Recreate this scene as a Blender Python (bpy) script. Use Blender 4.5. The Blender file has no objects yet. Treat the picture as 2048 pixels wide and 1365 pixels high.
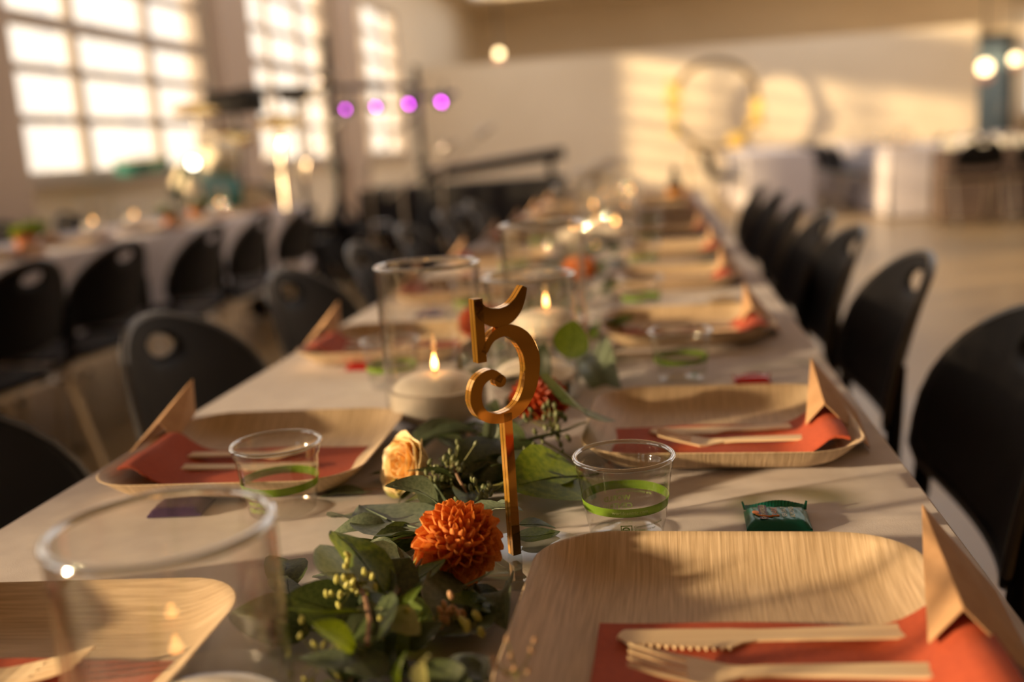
import bpy, bmesh, math, random
from mathutils import Vector, Matrix, noise
random.seed(7)
PI = math.pi
SC = bpy.context.scene
COL = SC.collection
TZ = 0.74                      # table top height

# ------------------------------------------------------------------ camera
FPX = 2035.0
EYE = Vector((0, 0, TZ + 0.28))
def cam_axes():
    dy = Vector((1313.5 - 1024, -(272 - 682.5), -FPX)).normalized()
    r = math.radians(3.8)
    nx, ny = math.sin(r), -math.cos(r)
    k = (nx*dy.x + ny*dy.y)/dy.z
    dn = Vector((nx, ny, -k)).normalized()
    up = -dn
    dx = dy.cross(up)
    return Matrix((dx, dy, up))          # rows: world axes in camera space
RW = cam_axes()
cam_d = bpy.data.cameras.new('camera')
cam = bpy.data.objects.new('camera', cam_d)
COL.objects.link(cam)
cam.matrix_world = Matrix.Translation(EYE) @ RW.to_4x4()
cam_d.sensor_width = 36
cam_d.lens = FPX*36/2048
cam_d.clip_start = 0.02
cam_d.clip_end = 200
cam_d.dof.use_dof = True
cam_d.dof.focus_distance = 0.70
cam_d.dof.aperture_fstop = 2.8
SC.camera = cam
def ray(px, py): return RW @ Vector((px - 1024, -(py - 682.5), -FPX))
def at(px, py, z=TZ):
    r = ray(px, py); return EYE + r*((z - EYE.z)/r.z)
def atY(px, py, y):
    r = ray(px, py); return EYE + r*(y/r.y)

# ------------------------------------------------------------------ world, sun, exposure
SKY_STRENGTH = 1.45
SUN_STRENGTH = 11.0
w = bpy.data.worlds.new('sky'); SC.world = w; w.use_nodes = True
nt = w.node_tree; nt.nodes.clear()
tc = nt.nodes.new('ShaderNodeTexCoord'); sx = nt.nodes.new('ShaderNodeSeparateXYZ')
cr = nt.nodes.new('ShaderNodeValToRGB'); bg = nt.nodes.new('ShaderNodeBackground'); wo = nt.nodes.new('ShaderNodeOutputWorld')
nt.links.new(tc.outputs['Generated'], sx.inputs[0]); nt.links.new(sx.outputs['Z'], cr.inputs[0])
cr.color_ramp.elements[0].position = 0.0; cr.color_ramp.elements[0].color = (.84, .72, .60, 1)
cr.color_ramp.elements[1].position = .6; cr.color_ramp.elements[1].color = (.76, .74, .76, 1)
e = cr.color_ramp.elements.new(.13); e.color = (.82, .75, .68, 1)
nt.links.new(cr.outputs[0], bg.inputs[0]); bg.inputs[1].default_value = SKY_STRENGTH
nt.links.new(bg.outputs[0], wo.inputs[0])
sd = bpy.data.lights.new('sun', 'SUN'); sun = bpy.data.objects.new('sun', sd); COL.objects.link(sun)
sd.energy = SUN_STRENGTH; sd.color = (1.0, .72, .40); sd.angle = math.radians(2.4)
SUN_DIR = Vector((1, .425, -.208)).normalized()
sun.rotation_euler = SUN_DIR.to_track_quat('-Z', 'Y').to_euler()
sun.location = (-8, -4, 4)
vs = SC.view_settings
vs.view_transform = 'Standard'; vs.look = 'None'; vs.gamma = 1; vs.exposure = 0.12; vs.use_curve_mapping = False
cy = SC.cycles
cy.use_denoising = True
cy.sample_clamp_indirect = 6
cy.max_bounces = 12; cy.transparent_max_bounces = 24; cy.transmission_bounces = 12

# ------------------------------------------------------------------ materials
M = {}
def nodes(name):
    m = bpy.data.materials.new(name); m.use_nodes = True
    return m, m.node_tree, m.node_tree.nodes['Principled BSDF']
def mat(name, col, rough=.5, metal=0, spec=.5, sub=0, coat=0):
    m, t, p = nodes(name)
    p.inputs['Base Color'].default_value = (*col, 1)
    p.inputs['Roughness'].default_value = rough
    p.inputs['Metallic'].default_value = metal
    p.inputs['Specular IOR Level'].default_value = spec
    p.inputs['Coat Weight'].default_value = coat
    if sub:
        p.inputs['Subsurface Weight'].default_value = sub
        p.inputs['Subsurface Scale'].default_value = .01
    M[name] = m
    return m
def noisy(name, c1, c2, scale, rough=.5, bump=0, stretch=(1, 1, 1), metal=0, detail=4, bscale=None, dist=.001, coat=0, lo=.35, hi=.65):
    m, t, p = nodes(name)
    tcn = t.nodes.new('ShaderNodeTexCoord'); mp = t.nodes.new('ShaderNodeMapping'); nz = t.nodes.new('ShaderNodeTexNoise'); r = t.nodes.new('ShaderNodeValToRGB')
    mp.inputs['Scale'].default_value = stretch
    t.links.new(tcn.outputs['Object'], mp.inputs[0]); t.links.new(mp.outputs[0], nz.inputs['Vector'])
    nz.inputs['Scale'].default_value = scale; nz.inputs['Detail'].default_value = detail
    r.color_ramp.elements[0].position = lo; r.color_ramp.elements[1].position = hi
    r.color_ramp.elements[0].color = (*c1, 1); r.color_ramp.elements[1].color = (*c2, 1)
    t.links.new(nz.outputs[0], r.inputs[0]); t.links.new(r.outputs[0], p.inputs['Base Color'])
    p.inputs['Roughness'].default_value = rough; p.inputs['Metallic'].default_value = metal; p.inputs['Coat Weight'].default_value = coat
    if bump:
        b = t.nodes.new('ShaderNodeBump'); b.inputs['Strength'].default_value = bump; b.inputs['Distance'].default_value = dist
        if bscale:
            n2 = t.nodes.new('ShaderNodeTexNoise'); n2.inputs['Scale'].default_value = bscale; t.links.new(mp.outputs[0], n2.inputs['Vector']); t.links.new(n2.outputs[0], b.inputs['Height'])
        else:
            t.links.new(nz.outputs[0], b.inputs['Height'])
        t.links.new(b.outputs[0], p.inputs['Normal'])
    M[name] = m
    return m
def leafmat(name, c1, c2, trans=.35):
    """leaf: waxy front plus light let through"""
    m = noisy(name, c1, c2, 18, rough=.42)
    t = m.node_tree; p = t.nodes['Principled BSDF']; out = t.nodes['Material Output']
    tr = t.nodes.new('ShaderNodeBsdfTranslucent'); mx = t.nodes.new('ShaderNodeMixShader')
    hs = t.nodes.new('ShaderNodeHueSaturation'); hs.inputs['Hue'].default_value = .475; hs.inputs['Value'].default_value = 1.6; hs.inputs['Saturation'].default_value = 1.25
    src = p.inputs['Base Color'].links[0].from_socket
    t.links.new(src, hs.inputs['Color']); t.links.new(hs.outputs[0], tr.inputs[0])
    mx.inputs[0].default_value = trans
    t.links.new(p.outputs[0], mx.inputs[1]); t.links.new(tr.outputs[0], mx.inputs[2]); t.links.new(mx.outputs[0], out.inputs[0])
    return m
def thinglass(name, tint=(1, 1, 1), ior=1.5, rough=.0, base=.0):
    """thin clear wall: see-through with a Fresnel reflection"""
    m, t, p = nodes(name); t.nodes.remove(p); out = t.nodes['Material Output']
    tr = t.nodes.new('ShaderNodeBsdfTransparent'); gl = t.nodes.new('ShaderNodeBsdfGlossy'); lw = t.nodes.new('ShaderNodeLayerWeight'); mx = t.nodes.new('ShaderNodeMixShader')
    tr.inputs[0].default_value = (*tint, 1); gl.inputs['Roughness'].default_value = rough; lw.inputs['Blend'].default_value = .5
    f0 = ((ior-1)/(ior+1))**2
    pw = t.nodes.new('ShaderNodeMath'); pw.operation = 'POWER'; pw.inputs[1].default_value = 3.0
    t.links.new(lw.outputs['Facing'], pw.inputs[0])
    ad = t.nodes.new('ShaderNodeMath'); ad.operation = 'MULTIPLY_ADD'; ad.use_clamp = True; ad.inputs[1].default_value = .85; ad.inputs[2].default_value = f0 + base
    t.links.new(pw.outputs[0], ad.inputs[0]); t.links.new(ad.outputs[0], mx.inputs[0])
    t.links.new(tr.outputs[0], mx.inputs[1]); t.links.new(gl.outputs[0], mx.inputs[2]); t.links.new(mx.outputs[0], out.inputs[0])
    M[name] = m; return m
def emit(name, col, s):
    m, t, p = nodes(name)
    p.inputs['Base Color'].default_value = (0, 0, 0, 1)
    p.inputs['Emission Color'].default_value = (*col, 1); p.inputs['Emission Strength'].default_value = s
    M[name] = m; return m

noisy('wall_paint', (.80, .69, .52), (.84, .73, .56), 1.2, rough=.75)
noisy('upper_wall', (.76, .62, .42), (.80, .66, .46), .8, rough=.8)
mat('frame_paint', (.46, .38, .31), .5)
mat('pillar_paint', (.52, .40, .31), .6)
noisy('concrete', (.36, .235, .105), (.46, .31, .145), 1.6, rough=.33, bump=.05, coat=.08)
noisy('cloth', (.60, .55, .56), (.66, .61, .615), 40, rough=.85, bump=.35, bscale=1400, dist=.0004)
mat('black_cloth', (.02, .018, .018), .9)
mat('black_plastic', (.0045, .004, .0045), .5, spec=.12)
mat('black_rim', (.02, .018, .018), .3, spec=.6)
mat('black_paint', (.015, .014, .013), .5)
mat('chrome', (.80, .76, .70), .18, metal=1)
mat('steel_leg', (.62, .55, .45), .32, metal=1)
noisy('palm', (.46, .33, .20), (.68, .52, .35), 26, rough=.55, bump=.5, stretch=(22, .9, 1), dist=.0006, detail=3, lo=.3, hi=.7)
noisy('birch', (.72, .53, .32), (.84, .66, .43), 12, rough=.55, bump=.15, stretch=(.6, 16, 6), dist=.0003)
noisy('napkin', (.40, .066, .026), (.47, .082, .031), 300, rough=.8, bump=.25, dist=.0003)
def kraftmat():
    m = noisy('kraft', (.52, .30, .15), (.60, .36, .19), 60, rough=.75)
    t = m.node_tree; p = t.nodes['Principled BSDF']; out = t.nodes['Material Output']
    tr = t.nodes.new('ShaderNodeBsdfTranslucent'); mx = t.nodes.new('ShaderNodeMixShader'); tr.inputs[0].default_value = (.75, .42, .18, 1); mx.inputs[0].default_value = .12
    t.links.new(p.outputs[0], mx.inputs[1]); t.links.new(tr.outputs[0], mx.inputs[2]); t.links.new(mx.outputs[0], out.inputs[0])
kraftmat()
thinglass('glass', (.985, .98, .97), 1.5, base=.025)
thinglass('glass_rim', (.80, .84, .82), 1.5, rough=.06, base=.6)
thinglass('cup_plastic', (.95, .95, .94), 1.46, rough=.03, base=.035)
thinglass('cup_rim', (.78, .77, .74), 1.46, rough=.08, base=.38)
thinglass('water', (.99, .985, .98), 1.33)
thinglass('clear_acrylic', (.90, .92, .90), 1.5, base=-.02)
mat('wax', (.97, .91, .83), .45)
mat('wick', (.05, .03, .02), .9)
def flamemat():
    m, t, p = nodes('flame'); t.nodes.remove(p); out = t.nodes['Material Output']
    tcn = t.nodes.new('ShaderNodeTexCoord'); s = t.nodes.new('ShaderNodeSeparateXYZ'); r = t.nodes.new('ShaderNodeValToRGB'); em = t.nodes.new('ShaderNodeEmission')
    t.links.new(tcn.outputs['Generated'], s.inputs[0]); t.links.new(s.outputs['Z'], r.inputs[0])
    r.color_ramp.elements[0].color = (1, .34, .06, 1); r.color_ramp.elements[1].color = (1, .40, .08, 1); r.color_ramp.elements[0].position = .1
    q = r.color_ramp.elements.new(.45); q.color = (1, .56, .19, 1)
    t.links.new(r.outputs[0], em.inputs[0]); em.inputs[1].default_value = 15
    t.links.new(em.outputs[0], out.inputs[0]); M['flame'] = m
flamemat()
def goldmat():
    m, t, p = nodes('gold_mirror')
    p.inputs['Base Color'].default_value = (.33, .19, .05, 1); p.inputs['Metallic'].default_value = 1; p.inputs['Roughness'].default_value = .035
    M['gold_mirror'] = m
goldmat()
mat('amber_edge', (.85, .42, .06), .12, metal=.75, coat=.6)
mat('dark_edge', (.10, .04, .01), .25, metal=.3)
mat('band_green', (.20, .42, .03), .45)
def bandmat():
    m = thinglass('green_band', (.30, .46, .08), 1.46, base=.0)
    t = m.node_tree; out = t.nodes['Material Output']; mx0 = out.inputs[0].links[0].from_node
    d = t.nodes.new('ShaderNodeBsdfDiffuse'); d.inputs[0].default_value = (.17, .29, .03, 1)
    mx = t.nodes.new('ShaderNodeMixShader'); mx.inputs[0].default_value = .55
    t.links.new(mx0.outputs[0], mx.inputs[1]); t.links.new(d.outputs[0], mx.inputs[2]); t.links.new(mx.outputs[0], out.inputs[0])
bandmat()
mat('print_green', (.22, .36, .04), .6)
mat('print_white', (.62, .72, .42), .6)
mat('wrap_teal', (.0, .11, .085), .35, metal=.4, coat=.15)
mat('wrap_purple', (.055, .02, .12), .22, metal=.55, coat=.5)
mat('wrap_red', (.45, .01, .01), .25, metal=.5, coat=.5)
mat('wrap_gold', (.60, .38, .12), .3, metal=.8)
mat('print_orange', (.85, .25, .03), .5)
mat('print_plum', (.09, .03, .07), .5)
mat('print_cream', (.75, .66, .45), .5)
leafmat('leaf_grey', (.10, .135, .085), (.17, .21, .14), .22)
leafmat('leaf_dark', (.035, .055, .018), (.075, .10, .035), .25)
leafmat('leaf_green', (.075, .13, .018), (.15, .21, .04), .45)
leafmat('leaf_lit_pale', (.30, .33, .15), (.42, .43, .22), .35)  # sunlit paleness put into the leaf colour; also serves a cream bud
mat('stem_brown', (.20, .11, .06), .6)
mat('stem_green', (.22, .22, .06), .6)
mat('seed_green', (.12, .135, .05), .5)
mat('seed_yellow', (.50, .48, .12), .5)  # lit copy of the pods: sunlight held in the yellow-green
mat('seed_pink', (.52, .30, .16), .5)
def petalmat(name, c1, c2, tr_=.3):
    m = leafmat(name, c1, c2, tr_)
    for n in m.node_tree.nodes:
        if n.type == 'HUE_SAT': n.inputs['Hue'].default_value = .5; n.inputs['Value'].default_value = 1.2; n.inputs['Saturation'].default_value = 1.05
petalmat('dahlia_orange', (.68, .22, .05), (.82, .33, .10), .25)
petalmat('dahlia_red', (.45, .055, .015), (.54, .085, .02), .25)
petalmat('rose_petal', (.86, .58, .22), (.92, .70, .36), .38)
petalmat('rose_petal_pale', (.86, .70, .40), (.90, .76, .48), .3)
mat('teal_shell', (.01, .16, .13), .3, coat=.5)
mat('drum_head', (.85, .72, .50), .5)
mat('cymbal', (.80, .52, .18), .22, metal=1)
mat('brass', (.85, .60, .25), .25, metal=1)
mat('shade_brown', (.10, .065, .05), .9)
mat('sunlit_white', (.85, .80, .70), .25, coat=.5)
mat('dry_greenery', (.20, .13, .05), .7)
mat('gold_flower', (.92, .66, .16), .5)
emit('purple_light', (.70, .05, .80), 22)
emit('glint_glow', (1, .88, .68), 12)
emit('warm_bulb', (1, .72, .36), 7)
mat('pink_glass', (.80, .45, .35), .4)
mat('door_blue', (.20, .29, .34), .45)
mat('dark_glass', (.02, .014, .01), .1)
mat('label_orange', (.70, .30, .06), .5)
mat('terracotta', (.42, .14, .05), .7)
def panemat():
    m, t, p = nodes('pane'); t.nodes.remove(p); out = t.nodes['Material Output']
    tr = t.nodes.new('ShaderNodeBsdfTransparent'); tl = t.nodes.new('ShaderNodeBsdfTranslucent'); mx = t.nodes.new('ShaderNodeMixShader')
    tcn = t.nodes.new('ShaderNodeTexCoord'); nz = t.nodes.new('ShaderNodeTexNoise'); mp = t.nodes.new('ShaderNodeMapping'); r = t.nodes.new('ShaderNodeMapRange')
    mp.inputs['Scale'].default_value = (1, 3.5, .25); nz.inputs['Scale'].default_value = 2.2
    t.links.new(tcn.outputs['Object'], mp.inputs[0]); t.links.new(mp.outputs[0], nz.inputs['Vector']); t.links.new(nz.outputs[0], r.inputs[0])
    r.inputs['From Min'].default_value = .35; r.inputs['From Max'].default_value = .65; r.inputs['To Min'].default_value = .03; r.inputs['To Max'].default_value = .16
    tr.inputs[0].default_value = (.96, .96, .96, 1); tl.inputs[0].default_value = (.85, .83, .80, 1)
    t.links.new(r.outputs[0], mx.inputs[0]); t.links.new(tr.outputs[0], mx.inputs[1]); t.links.new(tl.outputs[0], mx.inputs[2]); t.links.new(mx.outputs[0], out.inputs[0]); M['pane'] = m
panemat()

# ------------------------------------------------------------------ geometry helpers
class B:
    """collects shapes; build() links them as ONE mesh object"""
    def __init__(s): s.v = []; s.f = []; s.mi = []; s.cur = 0
    def add(s, vs_, fs):
        o = len(s.v); s.v += [tuple(v) for v in vs_]
        s.f += [tuple(i + o for i in f) for f in fs]; s.mi += [s.cur]*len(fs); return s
    def box(s, x0, x1, y0, y1, z0, z1, M4=None):
        vv = [Vector((x, y, z)) for z in (z0, z1) for y in (y0, y1) for x in (x0, x1)]
        if M4: vv = [M4 @ v for v in vv]
        return s.add(vv, [(0, 2, 3, 1), (4, 5, 7, 6), (0, 1, 5, 4), (2, 6, 7, 3), (0, 4, 6, 2), (1, 3, 7, 5)])
    def tube(s, pts, r, n=8, cap=True, r2=None):
        pts = [Vector(p) for p in pts]; N = len(pts)
        rs = r if isinstance(r, (list, tuple)) else [r]*N
        vs_ = []; ref = None
        for i, p in enumerate(pts):
            d = (pts[min(i+1, N-1)] - pts[max(i-1, 0)]).normalized()
            if ref is None:
                ref = Vector((0, 0, 1)) if abs(d.z) < .9 else Vector((1, 0, 0))
            a = d.cross(ref).normalized(); b = a.cross(d).normalized(); ref = b
            for k in range(n):
                t_ = 2*PI*k/n; vs_.append(p + (a*math.cos(t_) + b*math.sin(t_))*rs[i])
        fs = [(i*n+k, i*n+(k+1) % n, (i+1)*n+(k+1) % n, (i+1)*n+k) for i in range(N-1) for k in range(n)]
        if cap: fs += [tuple(range(n))[::-1], tuple((N-1)*n+k for k in range(n))]
        return s.add(vs_, fs)
    def lathe(s, prof, n=32, c=(0, 0, 0), M4=None, closed=False):
        vs_ = []
        for (r, z) in prof:
            for k in range(n):
                a = 2*PI*k/n; v = Vector((c[0]+r*math.cos(a), c[1]+r*math.sin(a), c[2]+z)); vs_.append(M4 @ v if M4 else v)
        m = len(prof); rng = range(m) if closed else range(m-1)
        return s.add(vs_, [(i*n+k, i*n+(k+1) % n, ((i+1) % m)*n+(k+1) % n, ((i+1) % m)*n+k) for i in rng for k in range(n)])
    def grid(s, P_, closed=False):
        """P_ rows of points"""
        R_ = len(P_); C_ = len(P_[0])
        vs_ = [p for row in P_ for p in row]
        return s.add(vs_, [(i*C_+j, i*C_+(j+1) % C_, (i+1)*C_+(j+1) % C_, (i+1)*C_+j) for i in range(R_-1) for j in range(C_ if closed else C_-1)])
    def prism(s, poly, z0, z1, M4=None):
        n = len(poly); vv = [Vector((p[0], p[1], z)) for z in (z0, z1) for p in poly]
        if M4: vv = [M4 @ v for v in vv]
        return s.add(vv, [tuple(range(n))[::-1], tuple(n+i for i in range(n))] + [(i, (i+1) % n, n+(i+1) % n, n+i) for i in range(n)])
    def ball(s, c, r, n=8, m=5, sc=(1, 1, 1), M4=None):
        vs_ = []; c = Vector(c)
        for i in range(m+1):
            ph = PI*i/m
            for k in range(n):
                th = 2*PI*k/n
                v = Vector((sc[0]*math.sin(ph)*math.cos(th), sc[1]*math.sin(ph)*math.sin(th), sc[2]*math.cos(ph)))*r
                if M4: v = M4 @ v
                vs_.append(c + v)
        return s.add(vs_, [(i*n+k, (i+1)*n+k, (i+1)*n+(k+1) % n, i*n+(k+1) % n) for i in range(m) for k in range(n)])
    def mesh(s, name, mats):
        me = bpy.data.meshes.new(name); me.from_pydata(s.v, [], s.f)
        for m in (mats if isinstance(mats, list) else [mats]): me.materials.append(M[m])
        if any(s.mi): me.polygons.foreach_set('material_index', s.mi)
        return me
    def build(s, name, mats, parent=None, smooth=True, sub=0, solid=0, bevel=0):
        me = s.mesh(name, mats)
        return link(name, me, parent, smooth, sub, solid, bevel)
def link(name, me, parent=None, smooth=True, sub=0, solid=0, bevel=0):
    if smooth:
        me.polygons.foreach_set('use_smooth', [True]*len(me.polygons))
        try: me.set_sharp_from_angle(angle=math.radians(42))
        except Exception: pass
    o = bpy.data.objects.new(name, me); COL.objects.link(o)
    if parent: o.parent = parent
    if solid:
        md = o.modifiers.new('s', 'SOLIDIFY'); md.thickness = solid; md.offset = 0
    if bevel:
        md = o.modifiers.new('b', 'BEVEL'); md.width = bevel; md.segments = 2; md.limit_method = 'ANGLE'
    if sub:
        md = o.modifiers.new('u', 'SUBSURF'); md.levels = sub; md.render_levels = sub
    return o
def tag(o, label, cat, group=None):
    o['label'] = label; o['category'] = cat
    if group: o['group'] = group
    return o
def thing(name, label, cat, loc=(0, 0, 0), rz=0, group=None):
    o = bpy.data.objects.new(name, None); COL.objects.link(o); o.location = loc; o.rotation_euler = (0, 0, rz)
    o.empty_display_size = .05
    return tag(o, label, cat, group)
KIDS = {}
def kids(o): return [c for c in COL.objects if c.parent == o]
def copy_tree(o, parent=None):
    if o.name not in KIDS: KIDS[o.name] = kids(o)
    c = o.copy(); COL.objects.link(c); c.parent = parent
    for ch in KIDS[o.name]: copy_tree(ch, c)
    return c
def dup(o, label, loc, rz=0, group=None, used=None):
    """first use moves the prototype itself"""
    if not o.get('_used'):
        o['_used'] = 1; KIDS[o.name] = kids(o); c = o
    else:
        c = copy_tree(o)
    c.location = loc; c.rotation_euler = (0, 0, rz); c['label'] = label
    if group: c['group'] = group
    return c
def struct(o): o['kind'] = 'structure'; return o
def text_mesh(name, body, size, material, extrude=0):
    c = bpy.data.curves.new(name, 'FONT'); c.body = body; c.size = size; c.extrude = extrude; c.align_x = 'CENTER'; c.align_y = 'CENTER'; c.resolution_u = 2
    o = bpy.data.objects.new(name, c); COL.objects.link(o)
    dg = bpy.context.evaluated_depsgraph_get(); dg.update()
    me = bpy.data.meshes.new_from_object(o.evaluated_get(dg))
    bpy.data.objects.remove(o); me.materials.clear(); me.materials.append(M[material]); me.name = name
    return me
ORD = ['nearest', 'second', 'third', 'fourth', 'fifth', 'sixth', 'seventh', 'eighth', 'ninth', 'tenth', 'eleventh', 'twelfth']

# ------------------------------------------------------------------ room
XL, XR, YB, YF, ZC = -4.05, 8.0, 18.0, -6.0, 4.0
fl = B(); fl.box(XL-.2, XR, YF, 26, -.1, 0); struct(fl.build('floor', 'concrete', smooth=False))
c_ = B()          # flat ceiling; two long unseen openings added to let in fill light
for (x0, x1) in ((XL-.2, -3.6), (-1.0, .6), (4.6, XR+.2)): c_.box(x0, x1, YF-.2, 26, ZC, ZC+.1)
for (x0, x1) in ((-3.6, -1.0), (.6, 4.6)):
    c_.box(x0, x1, YF-.2, 5.5, ZC, ZC+.1); c_.box(x0, x1, 21.5, 26, ZC, ZC+.1)
    for y in (8, 11, 14, 17.5): c_.box(x0, x1, y, y+.25, ZC, ZC+.1)
struct(c_.build('ceiling', 'upper_wall', smooth=False))
wb = B(); wb.box(XL, 5.21, YB, YB+.2, 0, 2.45); wb.box(5.01, 5.21, YB+.2, 24, 0, 2.45); struct(wb.build('wall_back', 'wall_paint', smooth=False))
wu = B(); wu.box(XL, XR, 24, 24.2, 0, ZC); struct(wu.build('wall_far', 'upper_wall', smooth=False))
wr = B(); wr.box(XR, XR+.2, YF, 26, 0, 1.0); wr.box(XR, XR+.2, YF, 26, 3.2, ZC)
wr.box(XR, XR+.2, YF, 6.5, 1.0, 3.2)
for y in range(6, 26, 4): wr.box(XR, XR+.2, y, y+.7, 1.0, 3.2)  # gaps between these piers are unseen openings added to brighten the far wall
wf = B(); wf.box(XL-.2, XR+.2, YF-.2, YF, 0, ZC); struct(wf.build('wall_front', 'upper_wall', smooth=False))
struct(wr.build('wall_right', 'wall_paint', smooth=False))
bays = [(-5.6, -2.6), (-1.7, 1.3), (2.2, 5.2), (6.1, 9.15), (10.05, 12.84), (13.9, 16.55)]
SILL, HEAD = .99, 3.22
wl = B(); wl.box(XL-.2, XL, YF, 24, 0, SILL); wl.box(XL-.2, XL, YF, 24, HEAD, ZC)
ys = [YF] + [v for b in bays for v in b] + [24]
for i in range(0, len(ys), 2): wl.box(XL-.2, XL, ys[i], ys[i+1], SILL, HEAD)
struct(wl.build('wall_left', 'wall_paint', smooth=False))
for i in range(2, 12, 2):
    p = B(); p.box(XL, XL+.14, ys[i]+.08, ys[i+1]-.08, 0, ZC); p.box(XL, XL+.18, ys[i]+.04, ys[i+1]-.04, 0, .12)
    struct(p.build('trim_%d' % (i//2), 'pillar_paint', smooth=False, bevel=.01))
bb = B(); bb.box(XL, 5.2, YB-.02, YB-.001, 0, .12); struct(bb.build('baseboard_back', 'frame_paint', smooth=False))
vy = [0, .33, .70, 1]
hz = [SILL, 1.40, 1.74, 2.06, 2.42, 2.80, HEAD]
for wi, (a, b_) in enumerate(bays):
    root = thing('window_%d' % (wi+1), 'tall gridded window', 'window'); del root['category']; del root['label']
    root['kind'] = 'structure'
    root.location = (XL-.1, a, 0)
    L = b_-a; f = B()
    for (y0, y1, z0, z1) in ((0, .06, SILL, HEAD), (L-.06, L, SILL, HEAD), (0, L, SILL, SILL+.06), (0, L, HEAD-.06, HEAD)): f.box(-.06, .08, y0, y1, z0, z1)
    f.build('window_frame', 'frame_paint', root, smooth=False)
    s = B(); s.box(.05, .2, -.05, L+.05, SILL-.04, SILL); s.build('window_sill', 'frame_paint', root, smooth=False)
    for q in vy[1:-1]:
        s = B(); s.box(-.03, .03, q*L-.045, q*L+.045, SILL+.05, HEAD-.05); s.build('mullion', 'frame_paint', root, smooth=False)
    for z in hz[1:-1]:
        t_ = .06 if abs(z-2.06) > .1 else .10
        s = B(); s.box(-.025, .035, .05, L-.05, z-t_/2, z+t_/2); s.build('transom', 'frame_paint', root, smooth=False)
    for j in range(3):
        for k in range(6):
            s = B(); s.box(-.006, .0, vy[j]*L+.03, vy[j+1]*L-.03, hz[k]+.02, hz[k+1]-.02); s.build('pane', 'pane', root, smooth=False)
# far door at the right end, beyond the corner of the white wall
dr = thing('door_1', '', 'door'); del dr['category']; del dr['label']; dr['kind'] = 'structure'; dr.location = (7.05, 23.9, 0)
s = B(); s.box(-.45, .45, -.05, 0, 0, 2.6); s.build('door_leaf', 'door_blue', dr, smooth=False)
s = B(); s.box(-.55, -.45, -.09, .05, 0, 2.7); s.box(.45, .55, -.09, .05, 0, 2.7); s.box(-.45, .45, -.09, .05, 2.6, 2.7); s.build('door_frame', 'black_paint', dr, smooth=False)
s = B(); s.tube([(.32, -.06, 1.0), (.32, -.1, 1.0), (.32, -.1, 1.25), (.32, -.06, 1.25)], .012); s.build('door_handle', 'chrome', dr)

# ------------------------------------------------------------------ main table and cloths
TX0, TX1, TY0, TY1 = -.541, .191, -.75, 4.9
def wrinkle(x, y):
    z = 0
    for (yy, sl, h, wd, x0, x1) in ((.741, -.10, .0016, .006, -.02, .2), (.80, .02, .0012, .012, .03, .2), (.765, .12, .0010, .010, -.02, .12),
                                    (.70, .5, .0007, .01, -.5, -.2), (1.12, .1, .0012, .012, -.5, -.2), (1.16, -.1, .0012, .012, -.1, .2), (1.72, .1, .0014, .012, -.1, .2)):
        if x0 < x < x1:
            e_ = min(1, (x-x0)/.04, (x1-x)/.04 if x1 < .19 else 1)
            z += e_*h*math.exp(-((y-yy-sl*(x-x0))/wd)**2)
    z += .0007*noise.noise(Vector((x*9, y*9, 3)))
    return z
def table(name, label, cloth_label, x0, x1, y0, y1, drop, fine=False, group=None):
    t = thing(name, label, 'table', ((x0+x1)/2, (y0+y1)/2, 0), 0, group)
    hx, hy = (x1-x0)/2 - .004, (y1-y0)/2 - .004
    s = B(); s.box(-hx, hx, -hy, hy, TZ-.035, TZ-.006); s.build('tabletop', 'frame_paint', t, smooth=False)
    for sx_ in (-1, 1):
        for yy in (-hy+.3, -.4, .4, hy-.3):
            s = B(); s.tube([(sx_*(hx-.12), yy, TZ-.035), (sx_*(hx-.12), yy, 0)], .014); s.build('leg', 'steel_leg', t)
    # cloth
    c = B(); rows = []
    nxs = 60 if fine else 8
    yy_ = [y0 + (y1-y0)*i/60 for i in range(61)]
    if fine: yy_ = [y0, 0, .2] + [.3 + .007*i for i in range(220)] + [1.84 + i*.06 for i in range(1, 50)] + [y1]
    for y in yy_:
        row = []
        def side(sgn, xe):
            pts = []
            for (dz, k) in ((drop, 1.0), (drop*.66, .7), (drop*.33, .35), (.012, .06)):
                fold = .018*k*math.sin(y*9 + 2*math.sin(y*3))*k
                pts.append((xe + sgn*(.006 + .010*k + fold + .012*k), y, TZ - dz))
            pts.append((xe + sgn*.003, y, TZ-.003)); return pts
        row += side(-1, x0)
        for i in range(nxs+1):
            x = x0 + (x1-x0)*i/nxs
            row.append((x, y, TZ + (wrinkle(x, y) if fine and 0 < i < nxs else 0)))
        row += side(1, x1)[::-1]
        rows.append(row)
    c.grid(rows)
    # end drops
    for ye, sg in ((y0, -1), (y1, 1)):
        g = []
        for (dz, k) in ((0, 0), (.012, .1), (drop*.5, .6), (drop, 1)):
            g.append([(x0 + (x1-x0)*i/20, ye + sg*(.004+.015*k + .012*k*math.sin(i*1.7)), TZ-dz) for i in range(21)])
        c.grid(g if sg > 0 else [r[::-1] for r in g])
    cl = c.build('tablecloth', 'cloth'); tag(cl, cloth_label, 'tablecloth')
    return t
table('banquet_table', 'long banquet table in front under a white cloth', 'white cloth on the long front table with the gold number', TX0, TX1, TY0, TY1, .28, True)
table('banquet_table', 'long banquet table by the left windows under a white cloth', 'white cloth on the long table beside the left windows', -2.91, -2.18, 1.0, 6.2, .40)
table('banquet_table', 'far right banquet table nearest the centre, cloth to the floor', 'sunlit floor-length cloth on the far table right of the hoop', 2.4, 3.15, 11.2, 16.5, .72)
table('banquet_table', 'far banquet table in line with the right-hand chairs', 'floor-length cloth on the far table behind the right-hand chairs', 1.05, 1.80, 12.4, 16.6, .72)
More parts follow.
